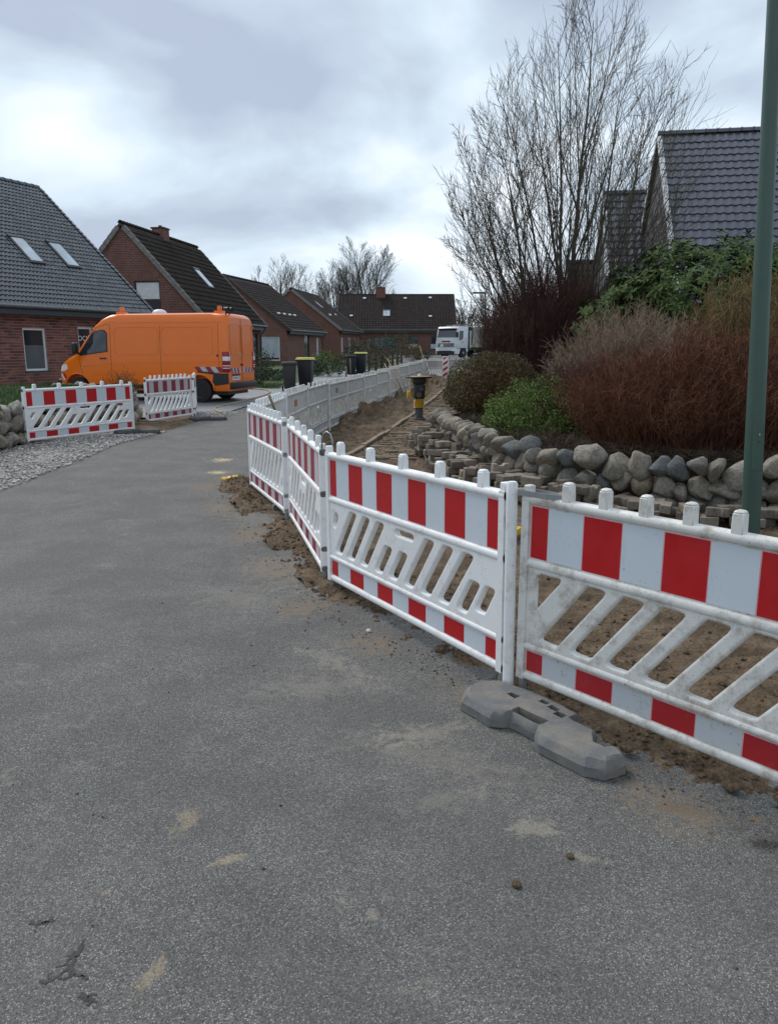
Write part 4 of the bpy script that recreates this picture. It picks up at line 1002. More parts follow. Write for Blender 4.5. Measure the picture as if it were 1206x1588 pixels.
# ------------------------------------------------------------------ tipper lorry
def lorry():
    e = empty('tipper_lorry', (5.46,76.0,elev(76)), radians(49), label='white tipper lorry with an orange roof beacon standing at the far end of the street', cat='lorry')
    # local: +x backwards along the vehicle, y left/right, front face at x=0; cab 2.4 wide
    mb = MB(); mb.prism([(0,.95),(-.02,1.45),(.10,2.05),(.28,2.80),(.45,2.98),(1.95,3.0),(1.95,.95)], -1.22, 1.22, 'y'); link('cab', bevel_mesh(mb.mesh('cab', M['truck_white']), .05, 2), None, e)
    mb = MB(); mb.prism([(-.06,.38),(-.06,.95),(1.95,.95),(1.95,.60),(1.75,.6),(1.6,.95),(.75,.95),(.6,.5),(.5,.38)], -1.2, 1.2, 'y'); link('bumper', bevel_mesh(mb.mesh('bumper', M['truck_white']), .03, 1), None, e)
    mb = MB(); mb.b2(-.075,0,-1.05,1.05,.36,.72); mb.build('lower_grille', M['black'], e)
    # windscreen
    mb = MB(); mb.add([(.055,-1.08,1.98),(.055,1.08,1.98),(.235,1.06,2.72),(.235,-1.06,2.72),(.09,-1.08,1.97),(.09,1.08,1.97),(.27,1.06,2.71),(.27,-1.06,2.71)], [(0,1,2,3),(0,4,5,1),(1,5,6,2),(2,6,7,3),(3,7,4,0)]); mb.build('windscreen', M['glass'], e)
    mb = MB(); mb.b2(.02,.30,-1.10,1.10,2.72,2.80); mb.build('sun_visor', M['black'], e)
    mb = MB(); mb.prism([(.02-.05,1.10),(-.045,1.42),(-.01,1.42),(-.0,1.10)], -.95, .95, 'y'); gr = mb.build('grille', M['black'], e)
    for z in (1.18,1.27,1.36): mb = MB(); mb.b2(-.055,-.03,-.93,.93,z,z+.02); mb.build('grille_bar', M['chrome'], gr)
    mb = MB(); mb.b2(-.03,.0,-.5,.5,1.52,1.66); mb.build('red_lettering_strip', M['foil_rf'], e)
    mb = MB(); mb.b2(-.065,-.04,.28,.62,1.02,1.32); ap = mb.build('number_board', M['pvc'], e)
    mb = MB(); mb.b2(-.07,-.064,.43,.47,1.08,1.26); mb.build('number', M['black'], ap)
    for y in (-.95,.95):
        mb = MB(); mb.b2(-.085,-.05,y-.18,y+.18,.68,.88); mb.build('headlight', M['white_lens'], e)
        mb = MB(); mb.b2(-.12,.06,y*1.42-.09,y*1.42+.09,1.95,2.45); mb.build('mirror', M['black'], e)
        mb = MB(); sg = 1 if y>0 else -1
        mb.prism([(.42,1.72),(.52,2.55),(1.12,2.60),(1.12,1.95),(.9,1.72)], sg*1.215, sg*1.232, 'y'); mb.build('side_window', M['glass'], e)
        mb = MB(); mb.b2(.85,1.1,sg*1.215,sg*1.235,1.50,1.55); mb.build('door_handle', M['black'], e)
    mb = MB(); mb.lathe([(.10,0),(.10,.14),(.05,.17),(0,.17)], 12, (.9,-.3,2.99)); mb.build('beacon', M['orange_lamp'], e, smooth=True)
    mb = MB(); mb.b2(1.9,8.2,-.5,.5,.75,1.05); mb.build('chassis', M['black'], e)
    mb = MB(); mb.b2(2.0,2.5,-1.15,1.15,.8,2.5); mb.build('exhaust_stack', M['black'], e)
    mb = MB(); mb.tube([(2.3,-1.18,1.0),(2.3,-1.18,2.6)], .09, 8); mb.build('air_intake', M['chrome'], e)
    mb = MB(); mb.prism([(2.7,1.25),(2.95,2.95),(8.2,2.95),(8.0,1.25)], -1.2, 1.2, 'y'); tb = mb.build('tipper_body', M['truck_body'], e)
    for k in range(7):
        for sg in (1,-1): mb = MB(); mb.b2(3.1+k*.8,3.2+k*.8,sg*1.2,sg*1.26,1.25,2.95); mb.build('rib', M['truck_body'], tb)
    mb = MB(); mb.prism([(1.6,3.02),(1.5,3.12),(3.0,3.05),(3.0,2.90)], -1.1, 1.1, 'y'); mb.build('tipper_shield', M['truck_body'], e)
    for x in (1.25,5.6,6.95):
        for sg in (1,-1):
            w = MB(); w.lathe([(.30,-.15),(.47,-.15),(.50,-.10),(.50,.10),(.47,.15),(.30,.15)], 22, (x, sg*1.03, .50), Matrix.Rotation(radians(90),3,'X')); wo = w.build('wheel', M['tyre'], e, smooth=True, angle=40)
            w = MB(); w.lathe([(.0,.06),(.12,.08),(.2,.02),(.3,.04),(.3,-.05)], 16, (x, sg*1.12, .50), Matrix.Rotation(radians(-90*sg),3,'X')); w.build('rim', M['rim'], wo, smooth=True)
lorry()

# ------------------------------------------------------------------ wheelie bins
def bin_(x, y, rz, label, lid, body='bin', s=1.0):
    e = empty('wheelie_bin', (x,y,elev(y)+.01), rz, label=label, cat='dustbin', group='wheelie bins'); e.scale = (s,s,s)
    mb = MB(); mb.box((0,0,.53), (.44,.48,.90), Matrix.Scale(1,3), 1.0); 
    v = mb.v; mb.v = [(q[0]*(1.0+.24*(q[2]-.5)), q[1]*(1.0+.26*(q[2]-.5)), q[2]) for q in v]
    link('body', bevel_mesh(mb.mesh('body', M[body]), .03, 2), None, e)
    mb = MB(); mb.b2(-.28,.28,-.31,.31,.955,.985); link('rim', bevel_mesh(mb.mesh('rim', M[body]), .01, 1), None, e)
    mb = MB(); mb.box((0,0,1.02), (.58,.64,.075), None, .86); link('lid', bevel_mesh(mb.mesh('lid', M[lid]), .015, 2), None, e)
    mb = MB(); mb.tube([(-.24,.34,1.0),(.24,.34,1.0)], .018, 6); mb.build('handle', M[body], e)
    for sx in (-.25,.25): mb = MB(); mb.tube([(sx-.03,.22,.10),(sx+.03,.22,.10)], .10, 14); mb.build('wheel', M['tyre'], e, smooth=True, angle=40)
bin_(-3.62,28.6,.15,'dark grey wheelie bin with a grey lid, leftmost beside the lawn','bin')
bin_(-3.13,29.6,-.1,'black wheelie bin with a yellow lid next to the dark grey one','yellow_lid','bin_black',1.12)
bin_(-1.92,40.0,.1,'smaller black wheelie bin with a dark lid by the garden fence','bin_black','bin_black')
bin_(-1.45,40.9,-.1,'black wheelie bin with a yellow lid by the garden fence','yellow_lid','bin_black',1.12)
bin_(5.15,45,.3,'dark wheelie bin behind the round bush near the far street lamp','bin','bin_black')
bin_(2.4,68,.0,'dark wheelie bin in front of the far house beside the lorry','bin','bin_black',1.1)

# ------------------------------------------------------------------ rammer
def rammer():
    e = empty('rammer', (.69,17.9,.02), radians(8), label='yellow and black trench rammer standing upright in the excavated footpath', cat='rammer')
    mb = MB(); mb.b2(-.13,.13,-.17,.15,0,.06); mb.box((0,0,.10),(.20,.22,.10),None,.7); link('shoe', bevel_mesh(mb.mesh('s', M['rubber_dark']), .01, 1), None, e)
    mb = MB(); mb.lathe([(.09,.12),(.095,.30),(.09,.31)], 16); mb.build('lower_leg', M['rubber_dark'], e, smooth=True, angle=40)
    mb = MB(); pr = []
    for k in range(7): pr += [(.125,.30+k*.027),(.105,.3135+k*.027)]
    mb.lathe(pr+[(.12,.50)], 20); mb.build('bellows', M['yellow'], e, smooth=False)
    mb = MB(); mb.box((0,0,.66),(.22,.26,.32),None,1.12); link('housing', bevel_mesh(mb.mesh('h', M['black']), .02, 2), None, e)
    mb = MB(); mb.tube([(-.04,-.14,.60),(-.04,-.17,.60)], .065, 14); mb.tube([(.02,-.13,.72),(.02,-.16,.72)], .045, 12); mb.build('starter_cover', M['chrome'], e, smooth=True, angle=40)
    mb = MB(); mb.box((0,.02,.90),(.28,.30,.14),None,1.05); link('tank', bevel_mesh(mb.mesh('h', M['black']), .03, 2), None, e)
    mb = MB(); mb.tube([(.14,-.02,.55),(.20,-.02,.62),(.20,-.02,.92),(.16,0,.98)], .018, 8); mb.tube([(-.14,-.02,.55),(-.20,-.02,.62),(-.20,-.02,.92),(-.16,0,.98)], .018, 8); mb.build('guard_frame', M['yellow'], e, smooth=True)
    mb = MB(); mb.tube([(-.22,-.20,.985),(.22,-.20,.985),(.26,-.10,.985),(.26,.30,.985),(.20,.42,.985),(-.20,.42,.985),(-.26,.30,.985),(-.26,-.10,.985),(-.22,-.20,.985)], .022, 8); mb.build('handle_frame', M['black'], e, smooth=True)
    mb = MB(); mb.b2(-.23,.20,-.18,-.02,.965,1.015); link('top_cover', bevel_mesh(mb.mesh('h', M['yellow']), .015, 2), None, e)
    mb = MB(); mb.lathe([(.045,0),(.045,.05),(.0,.055)], 12, (0,-.05,1.01)); mb.build('fuel_cap', M['pvc'], e, smooth=True, angle=40)
    mb = MB(); mb.box((-.24,-.02,.60),(.09,.14,.16)); link('air_filter', bevel_mesh(mb.mesh('h', M['yellow']), .02, 2), None, e)
rammer()

# ------------------------------------------------------------------ tools leaning, small items
def tool(a, b, label, head=None, r_=.016):
    e = empty('shovel' if head else 'stake', a, 0, label=label, cat='shovel' if head else 'stake')
    d = Vector(b)-Vector(a)
    mb = MB(); mb.tube([(0,0,0), tuple(d*.5+Vector((.006,0,0))), tuple(d)], [r_,r_*.95,r_*.85], 8); mb.build('handle', M['wood'] if head != 'dark' else M['kerb'], e, smooth=True)
    if head:
        mb = MB(); mb.prism([(-.11,-.26),(-.12,0),(-.03,.05),(.03,.05),(.12,0),(.11,-.26)], -.004, .004, 'y'); o = link('blade', bevel_mesh(mb.mesh('b', M['clod']), .002, 1), None, e)
        q = d.normalized().to_track_quat('Z','Y'); o.rotation_euler = q.to_euler()
    return e
tool((-1.25,10.2,.15), (-1.52,9.9,1.07), 'old wooden shovel handle leaning on the row behind the corner barrier', 'y', .020)
tool((.42,19.5,.25), (-.12,20.9,1.25), 'shovel leaning on the row just left of the rammer', 'y')
tool((.46,22.6,.28), (-.05,23.9,1.35), 'shovel with the longer handle leaning behind the rammer', 'y')
tool((.55,23.4,.28), (.16,25.0,1.30), 'shovel leaning closest behind the rammer to the right', 'y')
tool((1.65,31.8,.45), (1.28,33.0,1.75), 'shovel stuck upright in the far heap of soil', 'y')
tool((-1.9,39.0,.2), (-1.92,39.0,1.15), 'short pale wooden stake left of the small black bin', None, .03)
e = empty('wheelbarrow', (3.55,34.6,elev(34.6)+.02), radians(20), label='yellow handled tool with a black grip lying beside the far end of the trench', cat='hand tool')
mb = MB(); mb.tube([(-.5,-.2,.05),(.9,.3,.85)], .03, 8); mb.build('shaft', M['yellow'], e); mb = MB(); mb.tube([(.85,.28,.82),(1.05,.34,.92)], .04, 8); mb.build('grip', M['black'], e)
mb = MB(); mb.b2(-.66,-.44,-.30,-.14,0,.5); mb.build('bracket', M['yellow'], e)
e['category'] = 'hand tool'; e.name = 'hand_tool'
e = empty('canister', (1.12,14.9,.10), .2, label='small blue canister on the pavers at the far end of the boulder wall', cat='canister')
mb = MB(); mb.b2(-.08,.08,-.06,.06,0,.20); link('body', bevel_mesh(mb.mesh('b', M['blue']), .02, 2), None, e)
mb = MB(); mb.tube([(-.03,0,.20),(-.03,0,.24)], .03, 10); mb.build('cap', M['pvc'], e)
mb = MB(); mb.b2(-.09,.09,-.09,.09,0,.30); o = link('box', bevel_mesh(mb.mesh('b', M['black']), .02, 2)); o.location = (1.30,15.35,.10); tag(o, 'small black box behind the blue canister', 'box')
e = empty('spirit_level', (1.02,6.45,.05), radians(60), label='yellow spirit level lying behind the gap between the two nearest barriers', cat='spirit level')
mb = MB(); mb.b2(-.30,.30,-.03,.03,0,.025); mb.b2(-.30,.30,-.025,.025,.025,.05); mb.build('body', M['yellow'], e)
mb = MB(); mb.b2(-.05,.05,-.031,.031,.030,.052); mb.build('vial_window', M['black'], e)
# work glove
bm = bmesh.new(); bmesh.ops.create_icosphere(bm, subdivisions=3, radius=.1)
for v_ in bm.verts: v_.co = Vector((v_.co.x*1.2, v_.co.y*.55, v_.co.z*.35))*(1+.35*noise.noise(v_.co*22))
me = bpy.data.meshes.new('glove'); bm.to_mesh(me); bm.free(); me.shade_smooth(); me.materials.append(M['yellow'])
gl_ = MB()
for k in range(4): gl_.tube([(.07,-.04+k*.028,.0),(.13,-.055+k*.035,.01),(.17,-.06+k*.038,-.01)], [.016,.015,.010], 8)
gl_.tube([(-.02,-.04,0),(.03,-.11,.0),(.07,-.14,-.01)], [.016,.015,.011], 8)
e = empty('glove', (-1.93,9.55,.06), radians(215), label='crumpled yellow work glove on the soil at the left foot of the corner barrier', cat='glove')
link('palm', me, None, e); gl_.build('fingers', M['yellow'], e, smooth=True)

# damp tarry marks on the asphalt: branching shapes, a couple of millimetres thick
def mark(x, y, l, ang, n, seed, label):
    r = random.Random(seed); mb = MB(); z = .0015
    def walk(px, py, a, steps, w):
        for k in range(steps):
            nx_, ny_ = px+cos(a)*.007, py+sin(a)*.007; w2 = max(.0012, w*r.uniform(.6,1.35)); c, s_ = -sin(a), cos(a)
            mb.add([(px-c*w,py-s_*w,z),(px+c*w,py+s_*w,z),(nx_+c*w2,ny_+s_*w2,z),(nx_-c*w2,ny_-s_*w2,z)], [(0,1,2,3)])
            if r.random() < .30 and steps > 3: walk(nx_, ny_, a+r.choice((-1,1))*r.uniform(.6,1.4), int(steps*.4), w2*.7)
            px, py, w = nx_, ny_, w2*.5+w*.5; a += r.gauss(0,.42)
    for k in range(n): walk(x+r.gauss(0,.006), y+r.gauss(0,.006), ang+r.gauss(0,.5)+(pi if k%2 else 0), int(l/.014), .0045)
    for i_, v in enumerate(mb.v): mb.v[i_] = (v[0], v[1], z+.0004*(i_//4%5)/5)
    tag(mb.build('tar_mark', M['tar'], fix=False), label, 'stain')
M['tar'] = simple('damp_tar', (.022,.021,.020), .7, bump=.4)
mark(-.87,1.80,.15,1.9,4,1,'black branching tar mark near the lower left of the road')
mark(-1.03,1.97,.07,.5,3,2,'small black streak on the asphalt above the branching mark')
mark(-.78,1.70,.07,-.2,4,3,'black splotch on the asphalt below the branching mark')
# ------------------------------------------------------------------ houses
def tiles(L_, S_, w, g, m, parent, name='roof_tiles', x0=0, skip=None, single=0, key=None, amp=.060, lift=.045, und=None, nm1='tile'):
    """roof tiles in slope coordinates: x along the eave, s up the slope, n off the slope. returns (list of individual transforms, joined MB)"""
    nx_, ns = int(L_/w), int(S_/g); prof = []
    for i in range(6):
        t = i/5; prof.append((t*w, amp*(.5-.5*cos(2*pi*min(1,max(0,(t-.15)/.75)))) - amp*.3*sin(pi*t)))
    def one(mb, ox, os_, rr_):
        b = len(mb.v)
        for (px2, h) in prof: mb.v.append((ox+px2*1.01, os_-.02, h+lift+rr_.gauss(0,.0015)))
        for (px2, h) in prof: mb.v.append((ox+px2*1.01, os_+g, h+.002))
        for (px2, h) in prof: mb.v.append((ox+px2*1.01, os_-.02, h+lift-.016))
        for i in range(5): mb.f.append((b+i, b+i+1, b+i+7, b+i+6)); mb.f.append((b+12+i, b+13+i, b+i+1, b+i))
    cells = [(x0+i*w, j*g) for j in range(ns) for i in range(nx_)]
    if skip: cells = [c for c in cells if not skip(c[0]+w/2, c[1]+g/2)]
    ind = []
    if single:
        cells.sort(key=key); ind, cells = cells[:single], cells[single:]
    return ind, cells, one
def rot_slope(mb_v, x, y0, z0, pitch, flip=False):
    c, s = cos(pitch), sin(pitch); o = []
    for (a, b_, n) in mb_v:
        yy = b_*c - n*s; zz = b_*s + n*c
        o.append((a, (y0+yy) if not flip else (y0-yy), z0+zz))
    return o
def house(name, origin, ang, L_, w, eave, pitch_deg, label, brickm, tilem, tw=.30, tg=.34, single=0, key=None, skyl=(), wins=(), gwins=(), chim=None, vergem='verge', oe=.45, og=.12, gutter=True, lift=.045, amp=.060, bs=(.25,.0833), door=None, far=False, tskip=None, vents=(), vis=None, brick_geo=None, fasc=True, zoff=0, verge_w=.16):
    """local frame: x along the eave, y from the visible eave to the ridge and on to the back eave, z up"""
    e = empty(name, (origin[0],origin[1],zoff), ang, label=label, cat='house'); p = radians(pitch_deg); H = w*tan(p); SL = w/cos(p); D = 2*w
    zr = eave+H
    cs = [(oe,-.6),(oe,eave+oe*tan(p)-.16),(w,zr-.22),(D-oe,eave+oe*tan(p)-.16),(D-oe,-.6)]
    mb = MB(); mb.prism(cs, og, L_-og, 'x'); me = mb.mesh('wall')
    cut = MB(); ops = []
    for (x,z,ww,hh,kind) in wins: cut.b2(x,x+ww,oe-.3,oe+.16,z,z+hh); 
    for (y,z,ww,hh,kind) in gwins: cut.b2(og-.3,og+.16,y,y+ww,z,z+hh)
    if cut.v: me = boolean(me, cut)
    me.materials.clear(); me.materials.append(M[brickm]); wall = link('wall', me, None, e)
    mb = MB(); t = .10
    mb.prism([(0,eave-.02),(w,zr-.02),(D,eave-.02),(D,eave-.02-t),(w,zr-.02-t*1.4),(0,eave-.02-t)], .01, L_-.01, 'x'); roof = mb.build('roof', M['verge_dark'], e)
    def sk(x, s):
        for (sx, ss, sw, sh) in skyl:
            if sx-.02 < x < sx+sw+.02 and ss-.02 < s < ss+sh+.02: return True
        return False
    ind, cells, one = tiles(L_, SL-.02, tw, tg, M[tilem], roof, skip=sk, single=single, key=key, amp=amp, lift=lift)
    rr_ = random.Random(len(name)*7+int(L_*10)); mb = MB()
    for (a,b_) in cells: one(mb, a, b_, rr_)
    mb.v = rot_slope(mb.v, 0, 0, eave, p)
    if mb.v: tg_ = mb.build('roof_tiles', M[tilem], roof, smooth=True, angle=45, fix=False); tg_['kind'] = 'stuff'
    if ind:
        mt = MB(); one(mt, 0, 0, random.Random(1)); mt.v = rot_slope(mt.v, 0, 0, 0, p); tm = mt.mesh('tile', M[tilem], smooth=True, angle=45, fix=False)
        for (a,b_) in ind:
            o = bpy.data.objects.new('tile', tm); COL.objects.link(o); o.parent = roof; o.location = (a, b_*cos(p), eave+b_*sin(p)); o.rotation_euler = (rr_.gauss(0,.006), rr_.gauss(0,.006), 0)
    mb = MB(); mb.add([(0,D,eave+.01),(L_,D,eave+.01),(L_,w,zr+.01),(0,w,zr+.01)], [(0,1,2,3)]); mb.build('back_slope', M[tilem], roof)
    # ridge tiles
    mb = MB(); x = 0
    while x < L_-.1:
        mb.prism([(w-.13,zr-.05),(w-.08,zr+.05),(w,zr+.085),(w+.08,zr+.05),(w+.13,zr-.05)], x, min(L_,x+.345), 'x'); 
        mb.prism([(w-.145,zr-.05),(w-.09,zr+.06),(w,zr+.10),(w+.09,zr+.06),(w+.145,zr-.05)], x, x+.05, 'x'); x += .36
    rt = mb.build('ridge_tiles', M[tilem], roof); rt['kind'] = 'stuff'
    # verges
    vm = M[vergem]
    for x0, x1 in ((-.03,.10),(L_-.10,L_+.03)):
        mb = MB(); k = int(SL/tg)
        for j in range(k):
            s0, s1 = j*tg-.02, (j+1)*tg
            for fl in (False, True):
                v = [(x0,s0,.075),(x1,s0,.075),(x1,s1,.05),(x0,s1,.05),(x0,s0,-verge_w),(x1,s0,-verge_w),(x1,s1,-verge_w),(x0,s1,-verge_w)]
                vv = rot_slope(v, 0, 0 if not fl else D, eave, p, fl); mb.add(vv, [(0,1,2,3),(4,7,6,5),(0,4,5,1),(1,5,6,2),(2,6,7,3),(3,7,4,0)])
        mb.build('verge', vm, roof)
    if fasc:
        mb = MB(); mb.b2(.02,L_-.02,-.0,.03,eave-.30,eave-.06); mb.b2(.02,L_-.02,.03,oe+.02,eave-.31,eave-.28); mb.build('fascia', M['greyframe'], e)
    if gutter:
        mb = MB(); mb.tube([(-.02,-.07,eave-.05),(L_+.02,-.07,eave-.05)], .065, 8); mb.build('gutter', M['gutter'], e, smooth=True, angle=50)
        mb = MB(); mb.tube([(L_-.35,-.07,eave-.08),(L_-.35,-.05,eave-.25),(L_-.35,oe-.07,eave-.55),(L_-.35,oe-.07,0)], .045, 8); mb.build('downpipe', M['gutter'], e, smooth=True)
    def window(kind, par, axis, a, z, ww, hh):
        fm = 'pvc' if 'w' in kind else 'greyframe'; ft = .07
        def B(u0,u1,d0,d1,z0,z1, nm, m_, pp):
            mb = MB()
            if axis == 'x': mb.b2(u0,u1,oe+d0,oe+d1,z0,z1)
            else: mb.b2(og+d0,og+d1,u0,u1,z0,z1)
            return mb.build(nm, m_, pp)
        mb = MB(); d0, d1 = .05, .12
        def add(u0,u1,z0,z1):
            if axis == 'x': mb.b2(u0,u1,oe+d0,oe+d1,z0,z1)
            else: mb.b2(og+d0,og+d1,u0,u1,z0,z1)
        add(a,a+ww,z,z+ft); add(a,a+ww,z+hh-ft,z+hh); add(a,a+ft,z+ft,z+hh-ft); add(a+ww-ft,a+ww,z+ft,z+hh-ft)
        if '2' in kind: add(a+ww/2-.04,a+ww/2+.04,z+ft,z+hh-ft)
        if 'b' in kind: add(a+ft,a+ww-ft,z+hh*.33,z+hh*.33+.04); add(a+ft,a+ww-ft,z+hh*.66,z+hh*.66+.04)
        wo = mb.build('window' if 'd' not in kind else 'door', M[fm], par)
        B(a+ft,a+ww-ft,.085,.10,z+ft,z+hh-ft,'pane',M['glass'],wo)
        if 'f' in kind: B(a+ft,a+ww-ft,.078,.084,z+ft,z+hh*.60,'frosted_pane',M['glass_grey'],wo)
        if 'c' in kind: B(a+ft,a+ww-ft,.078,.084,z+hh*.12,z+hh-ft,'curtain',M['curtain'],wo)
        if 'r' in kind: B(a+ft,a+ww-ft,.074,.084,z+hh*.50,z+hh-ft,'roller_blind',M['blind'],wo)
        if 'h' in kind: B(a+ft,a+ww-ft,.078,.084,z+ft,z+hh*.4,'curtain',M['curtain'],wo)
        if 's' in kind: B(a-.05,a+ww+.05,-.05,.05,z-.06,z-.003,'sill',M['greyframe'],wo)
        return wo
    W_ = [window(k, e, 'x', x, z, ww, hh) for (x,z,ww,hh,k) in wins] + [window(k, e, 'y', y, z, ww, hh) for (y,z,ww,hh,k) in gwins]
    for (sx, ss, sw, sh) in skyl:
        def SB(x0,x1,s0,s1,n0,n1,nm,m_,pp):
            mb = MB(); mb.b2(x0,x1,s0,s1,n0,n1); mb.v = rot_slope(mb.v,0,0,eave,p); return mb.build(nm,m_,pp)
        so_ = SB(sx-.04,sx+sw+.04,ss-.04,ss+sh+.04,.0,.085,'roof_window',M['greyframe'],roof); SB(sx+.04,sx+sw-.04,ss+.05,ss+sh-.08,.08,.10,'pane',M['sky_glass'],so_); SB(sx-.05,sx+sw+.05,ss+sh-.06,ss+sh+.06,.06,.13,'hood',M['gutter'],so_)
    for (vx, vs, vw, vh, vm_) in vents:
        mb = MB(); mb.b2(vx,vx+vw,vs,vs+vh,.03,.11); mb.v = rot_slope(mb.v,0,0,eave,p); mb.build('roof_vent', M[vm_], roof)
    if chim:
        cx_, cw, ch = chim; mb = MB(); mb.b2(cx_,cx_+cw,w-cw*.45,w+cw*.45,zr-.7,zr+ch); co = mb.build('chimney', M[brickm], roof)
        mb = MB(); mb.b2(cx_-.05,cx_+cw+.05,w-cw*.45-.05,w+cw*.45+.05,zr+ch,zr+ch+.07); mb.tube([(cx_+cw/2,w,zr+ch),(cx_+cw/2,w,zr+ch+.2)], .1, 10); mb.build('cap', M['verge_dark'], co) if False else mb.build('cap', M['verge_dark'], roof)
    if brick_geo:
        x0, x1, z0, z1 = brick_geo; mb = MB(); r = random.Random(5); k = 0; z = z0
        while z < z1:
            bw_, bh_ = bs; x = x0-(bw_/2 if k%2 else 0)
            while x < x1:
                a, b_ = x+.006, x+bw_-.007
                hit = [q for q in wins if b_ > q[0]-.005 and a < q[0]+q[2]+.005 and z+bh_*.85 > q[1]-.06 and z < q[1]+q[3]]
                segs = [(a,b_)]
                for q in hit:
                    n2_ = []
                    for (c,d) in segs:
                        if c < q[0]: n2_.append((c, min(d, q[0]-.006)))
                        if d > q[0]+q[2]: n2_.append((max(c, q[0]+q[2]+.006), d))
                    segs = n2_
                for (c,d) in segs:
                    if d-c > .03: mb.b2(c,d,oe-.009-r.random()*.003,oe+.01,z,z+bh_*.84)
                x += bw_
            z += bh_; k += 1
        bo = mb.build('bricks', M['brick'], wall, fix=False); bo['kind'] = 'stuff'
    return e, roof, W_

# 1: big dark glazed roof at the left
k1 = .879
def sc(p): return (p[0]*k1, p[1]*k1)
e0, e1 = sc((-14.74,30.33)), sc((-11.16,37.96)); ang1 = atan2(e1[1]-e0[1], e1[0]-e0[0]); LV = hypot(e1[0]-e0[0], e1[1]-e0[1])
EXT = 7.0; o1 = (e0[0]-EXT*cos(ang1), e0[1]-EXT*sin(ang1))
house('house', o1, ang1, LV+EXT, 6.02, 3.10, 42, 'brick house at the left edge under a big glossy black tiled roof', 'mortar', 'tile_gloss', tw=.17, tg=.25, lift=.030, amp=.042, bs=(.30,.10), single=300,
      key=lambda c: (0 if c[0] > EXT-1.0 else 1, hypot(c[0]-EXT, c[1]*1.2)), skyl=((EXT+3.0,2.5,.60,1.45),(EXT+4.75,2.5,.60,1.45)), vents=((EXT+.65,6.6,.14,.2,'black'),(EXT+3.5,6.6,.14,.2,'black')),
      wins=((EXT+1.25,.86,.98,1.50,'wfs'),(EXT+3.75,.40,.72,2.05,'wf'),(EXT+4.48,.40,1.0,2.05,'w2')), vergem='tile_gloss', brick_geo=(.14,EXT+LV-.15,.28,2.75), oe=.55)
h1 = [o for o in S.objects if o.get('label','').startswith('brick house at the left edge')][0]
tm = link('window_lettering', mcopy('wl', text_mesh('OCM', .26, .001), M['pvc'])); tm.parent = h1; tm.location = (EXT+4.10, .55+.070, 2.02)
# 2
a2, b2_ = (-9.02,39.65), (-7.61,49.44); ang2 = atan2(b2_[1]-a2[1], b2_[0]-a2[0])
house('house', a2, ang2, 9.9, 4.27, 3.02, 48, 'red brick gable house with a mossy dark roof, chimney and white roller blind', 'brick_far', 'tile_moss', tw=.30, tg=.36, skyl=((4.9,2.6,.75,1.35),), chim=(4.3,.75,.30), gwins=((2.45,3.2,1.35,1.75,'rs'),), wins=((6.6,.9,1.0,1.5,'h'),(8.3,.5,.9,2.1,'')), vergem='verge', oe=.35)
# 3
a3, b3 = (-7.28,58.65), (-5.36,67.99); ang3 = atan2(b3[1]-a3[1], b3[0]-a3[0])
house('house', a3, ang3, 9.5, 5.1, 3.0, 38, 'brown brick house with four small white roof vents in a row', 'brick_far', 'tile_brown', gwins=((.9,.75,1.5,1.75,'wc'),), wins=((4.3,.6,1.3,2.1,'b'),(7.6,.8,.7,1.7,'wc')), vents=((1.6,1.9,.5,.14,'pvc'),(2.9,1.9,.5,.14,'pvc'),(4.2,1.9,.5,.14,'pvc'),(5.4,1.9,.5,.14,'pvc')), vergem='verge_dark', oe=.3)
# 4
a4, b4 = (-4.5,76.03), (-2.86,88.13); ang4 = atan2(b4[1]-a4[1], b4[0]-a4[0])
house('house', a4, ang4, 12.2, 4.95, 3.4, 38, 'orange-red brick house with white framed side windows, last in the left row', 'brick_orange', 'tile_brown', wins=((1.2,1.1,.9,1.6,'wc'),(4.6,1.1,1.6,1.6,'2w'),(8,1.1,1.2,1.6,'w')), skyl=((4.0,3.6,.7,1.0),), vents=((3.0,2.3,.8,.2,'pvc'),(7.0,2.6,.5,.2,'pvc')), vergem='verge', oe=.3)
# 5
house('house', (-6.1,92), radians(.3), 14.0, 5.0, 3.75, 40.5, 'long low brick house closing the street, with chimney and one roof window', 'brick_orange', 'tile_brown', tw=.33, tg=.38, chim=(4.6,1.1,.75), skyl=((5.4,2.4,.85,1.1),),
      wins=((.9,1.55,1.3,1.5,'h'),(3.5,1.75,.5,1.1,''),(4.4,1.6,2.6,1.35,'2'),(8.3,1.55,1.15,1.5,'hs'),(10.9,1.55,1.25,1.5,'hs')), vents=((3.0,5.7,.35,.2,'pvc'),(7.9,5.7,.35,.2,'pvc'),(10.9,5.8,.35,.2,'pvc'),(10.8,2.3,.35,.2,'pvc'),(1.5,2.4,.35,.2,'pvc')), vergem='verge_dark', oe=.4)
# right
angR = atan2(-.66,3.76)
def hr(rx, ry, w): c, s = cos(angR), sin(angR); return (rx+s*w, ry-c*w)
house('house', hr(8.69,27,6.0), angR, 14, 6.0, 2.44, 45, 'steep blue-grey tiled house behind the tree and the rhododendron on the right', 'slate', 'tile_grey', tw=.24, tg=.36, single=300, lift=.032, amp=.045, key=lambda c: (0 if (c[0] < 5.3 and c[1] > 3.2) else 1, -c[1]*.2+c[0]), vergem='verge_white', gwins=(), wins=(), verge_w=.10)
house('house', hr(8.15,31.3,3.0), angR, 9, 3.0, 4.1, 48, 'smaller blue-grey gabled roof half hidden by the bare tree', 'slate', 'tile_grey', tw=.27, tg=.36, vergem='verge_white', verge_w=.10)
house('house', hr(8.0,36.0,2.4), angR, 7, 2.4, 3.1, 44, 'low dark roof end seen through the tree trunks', 'brick_orange', 'tile_brown', vergem='verge_dark')

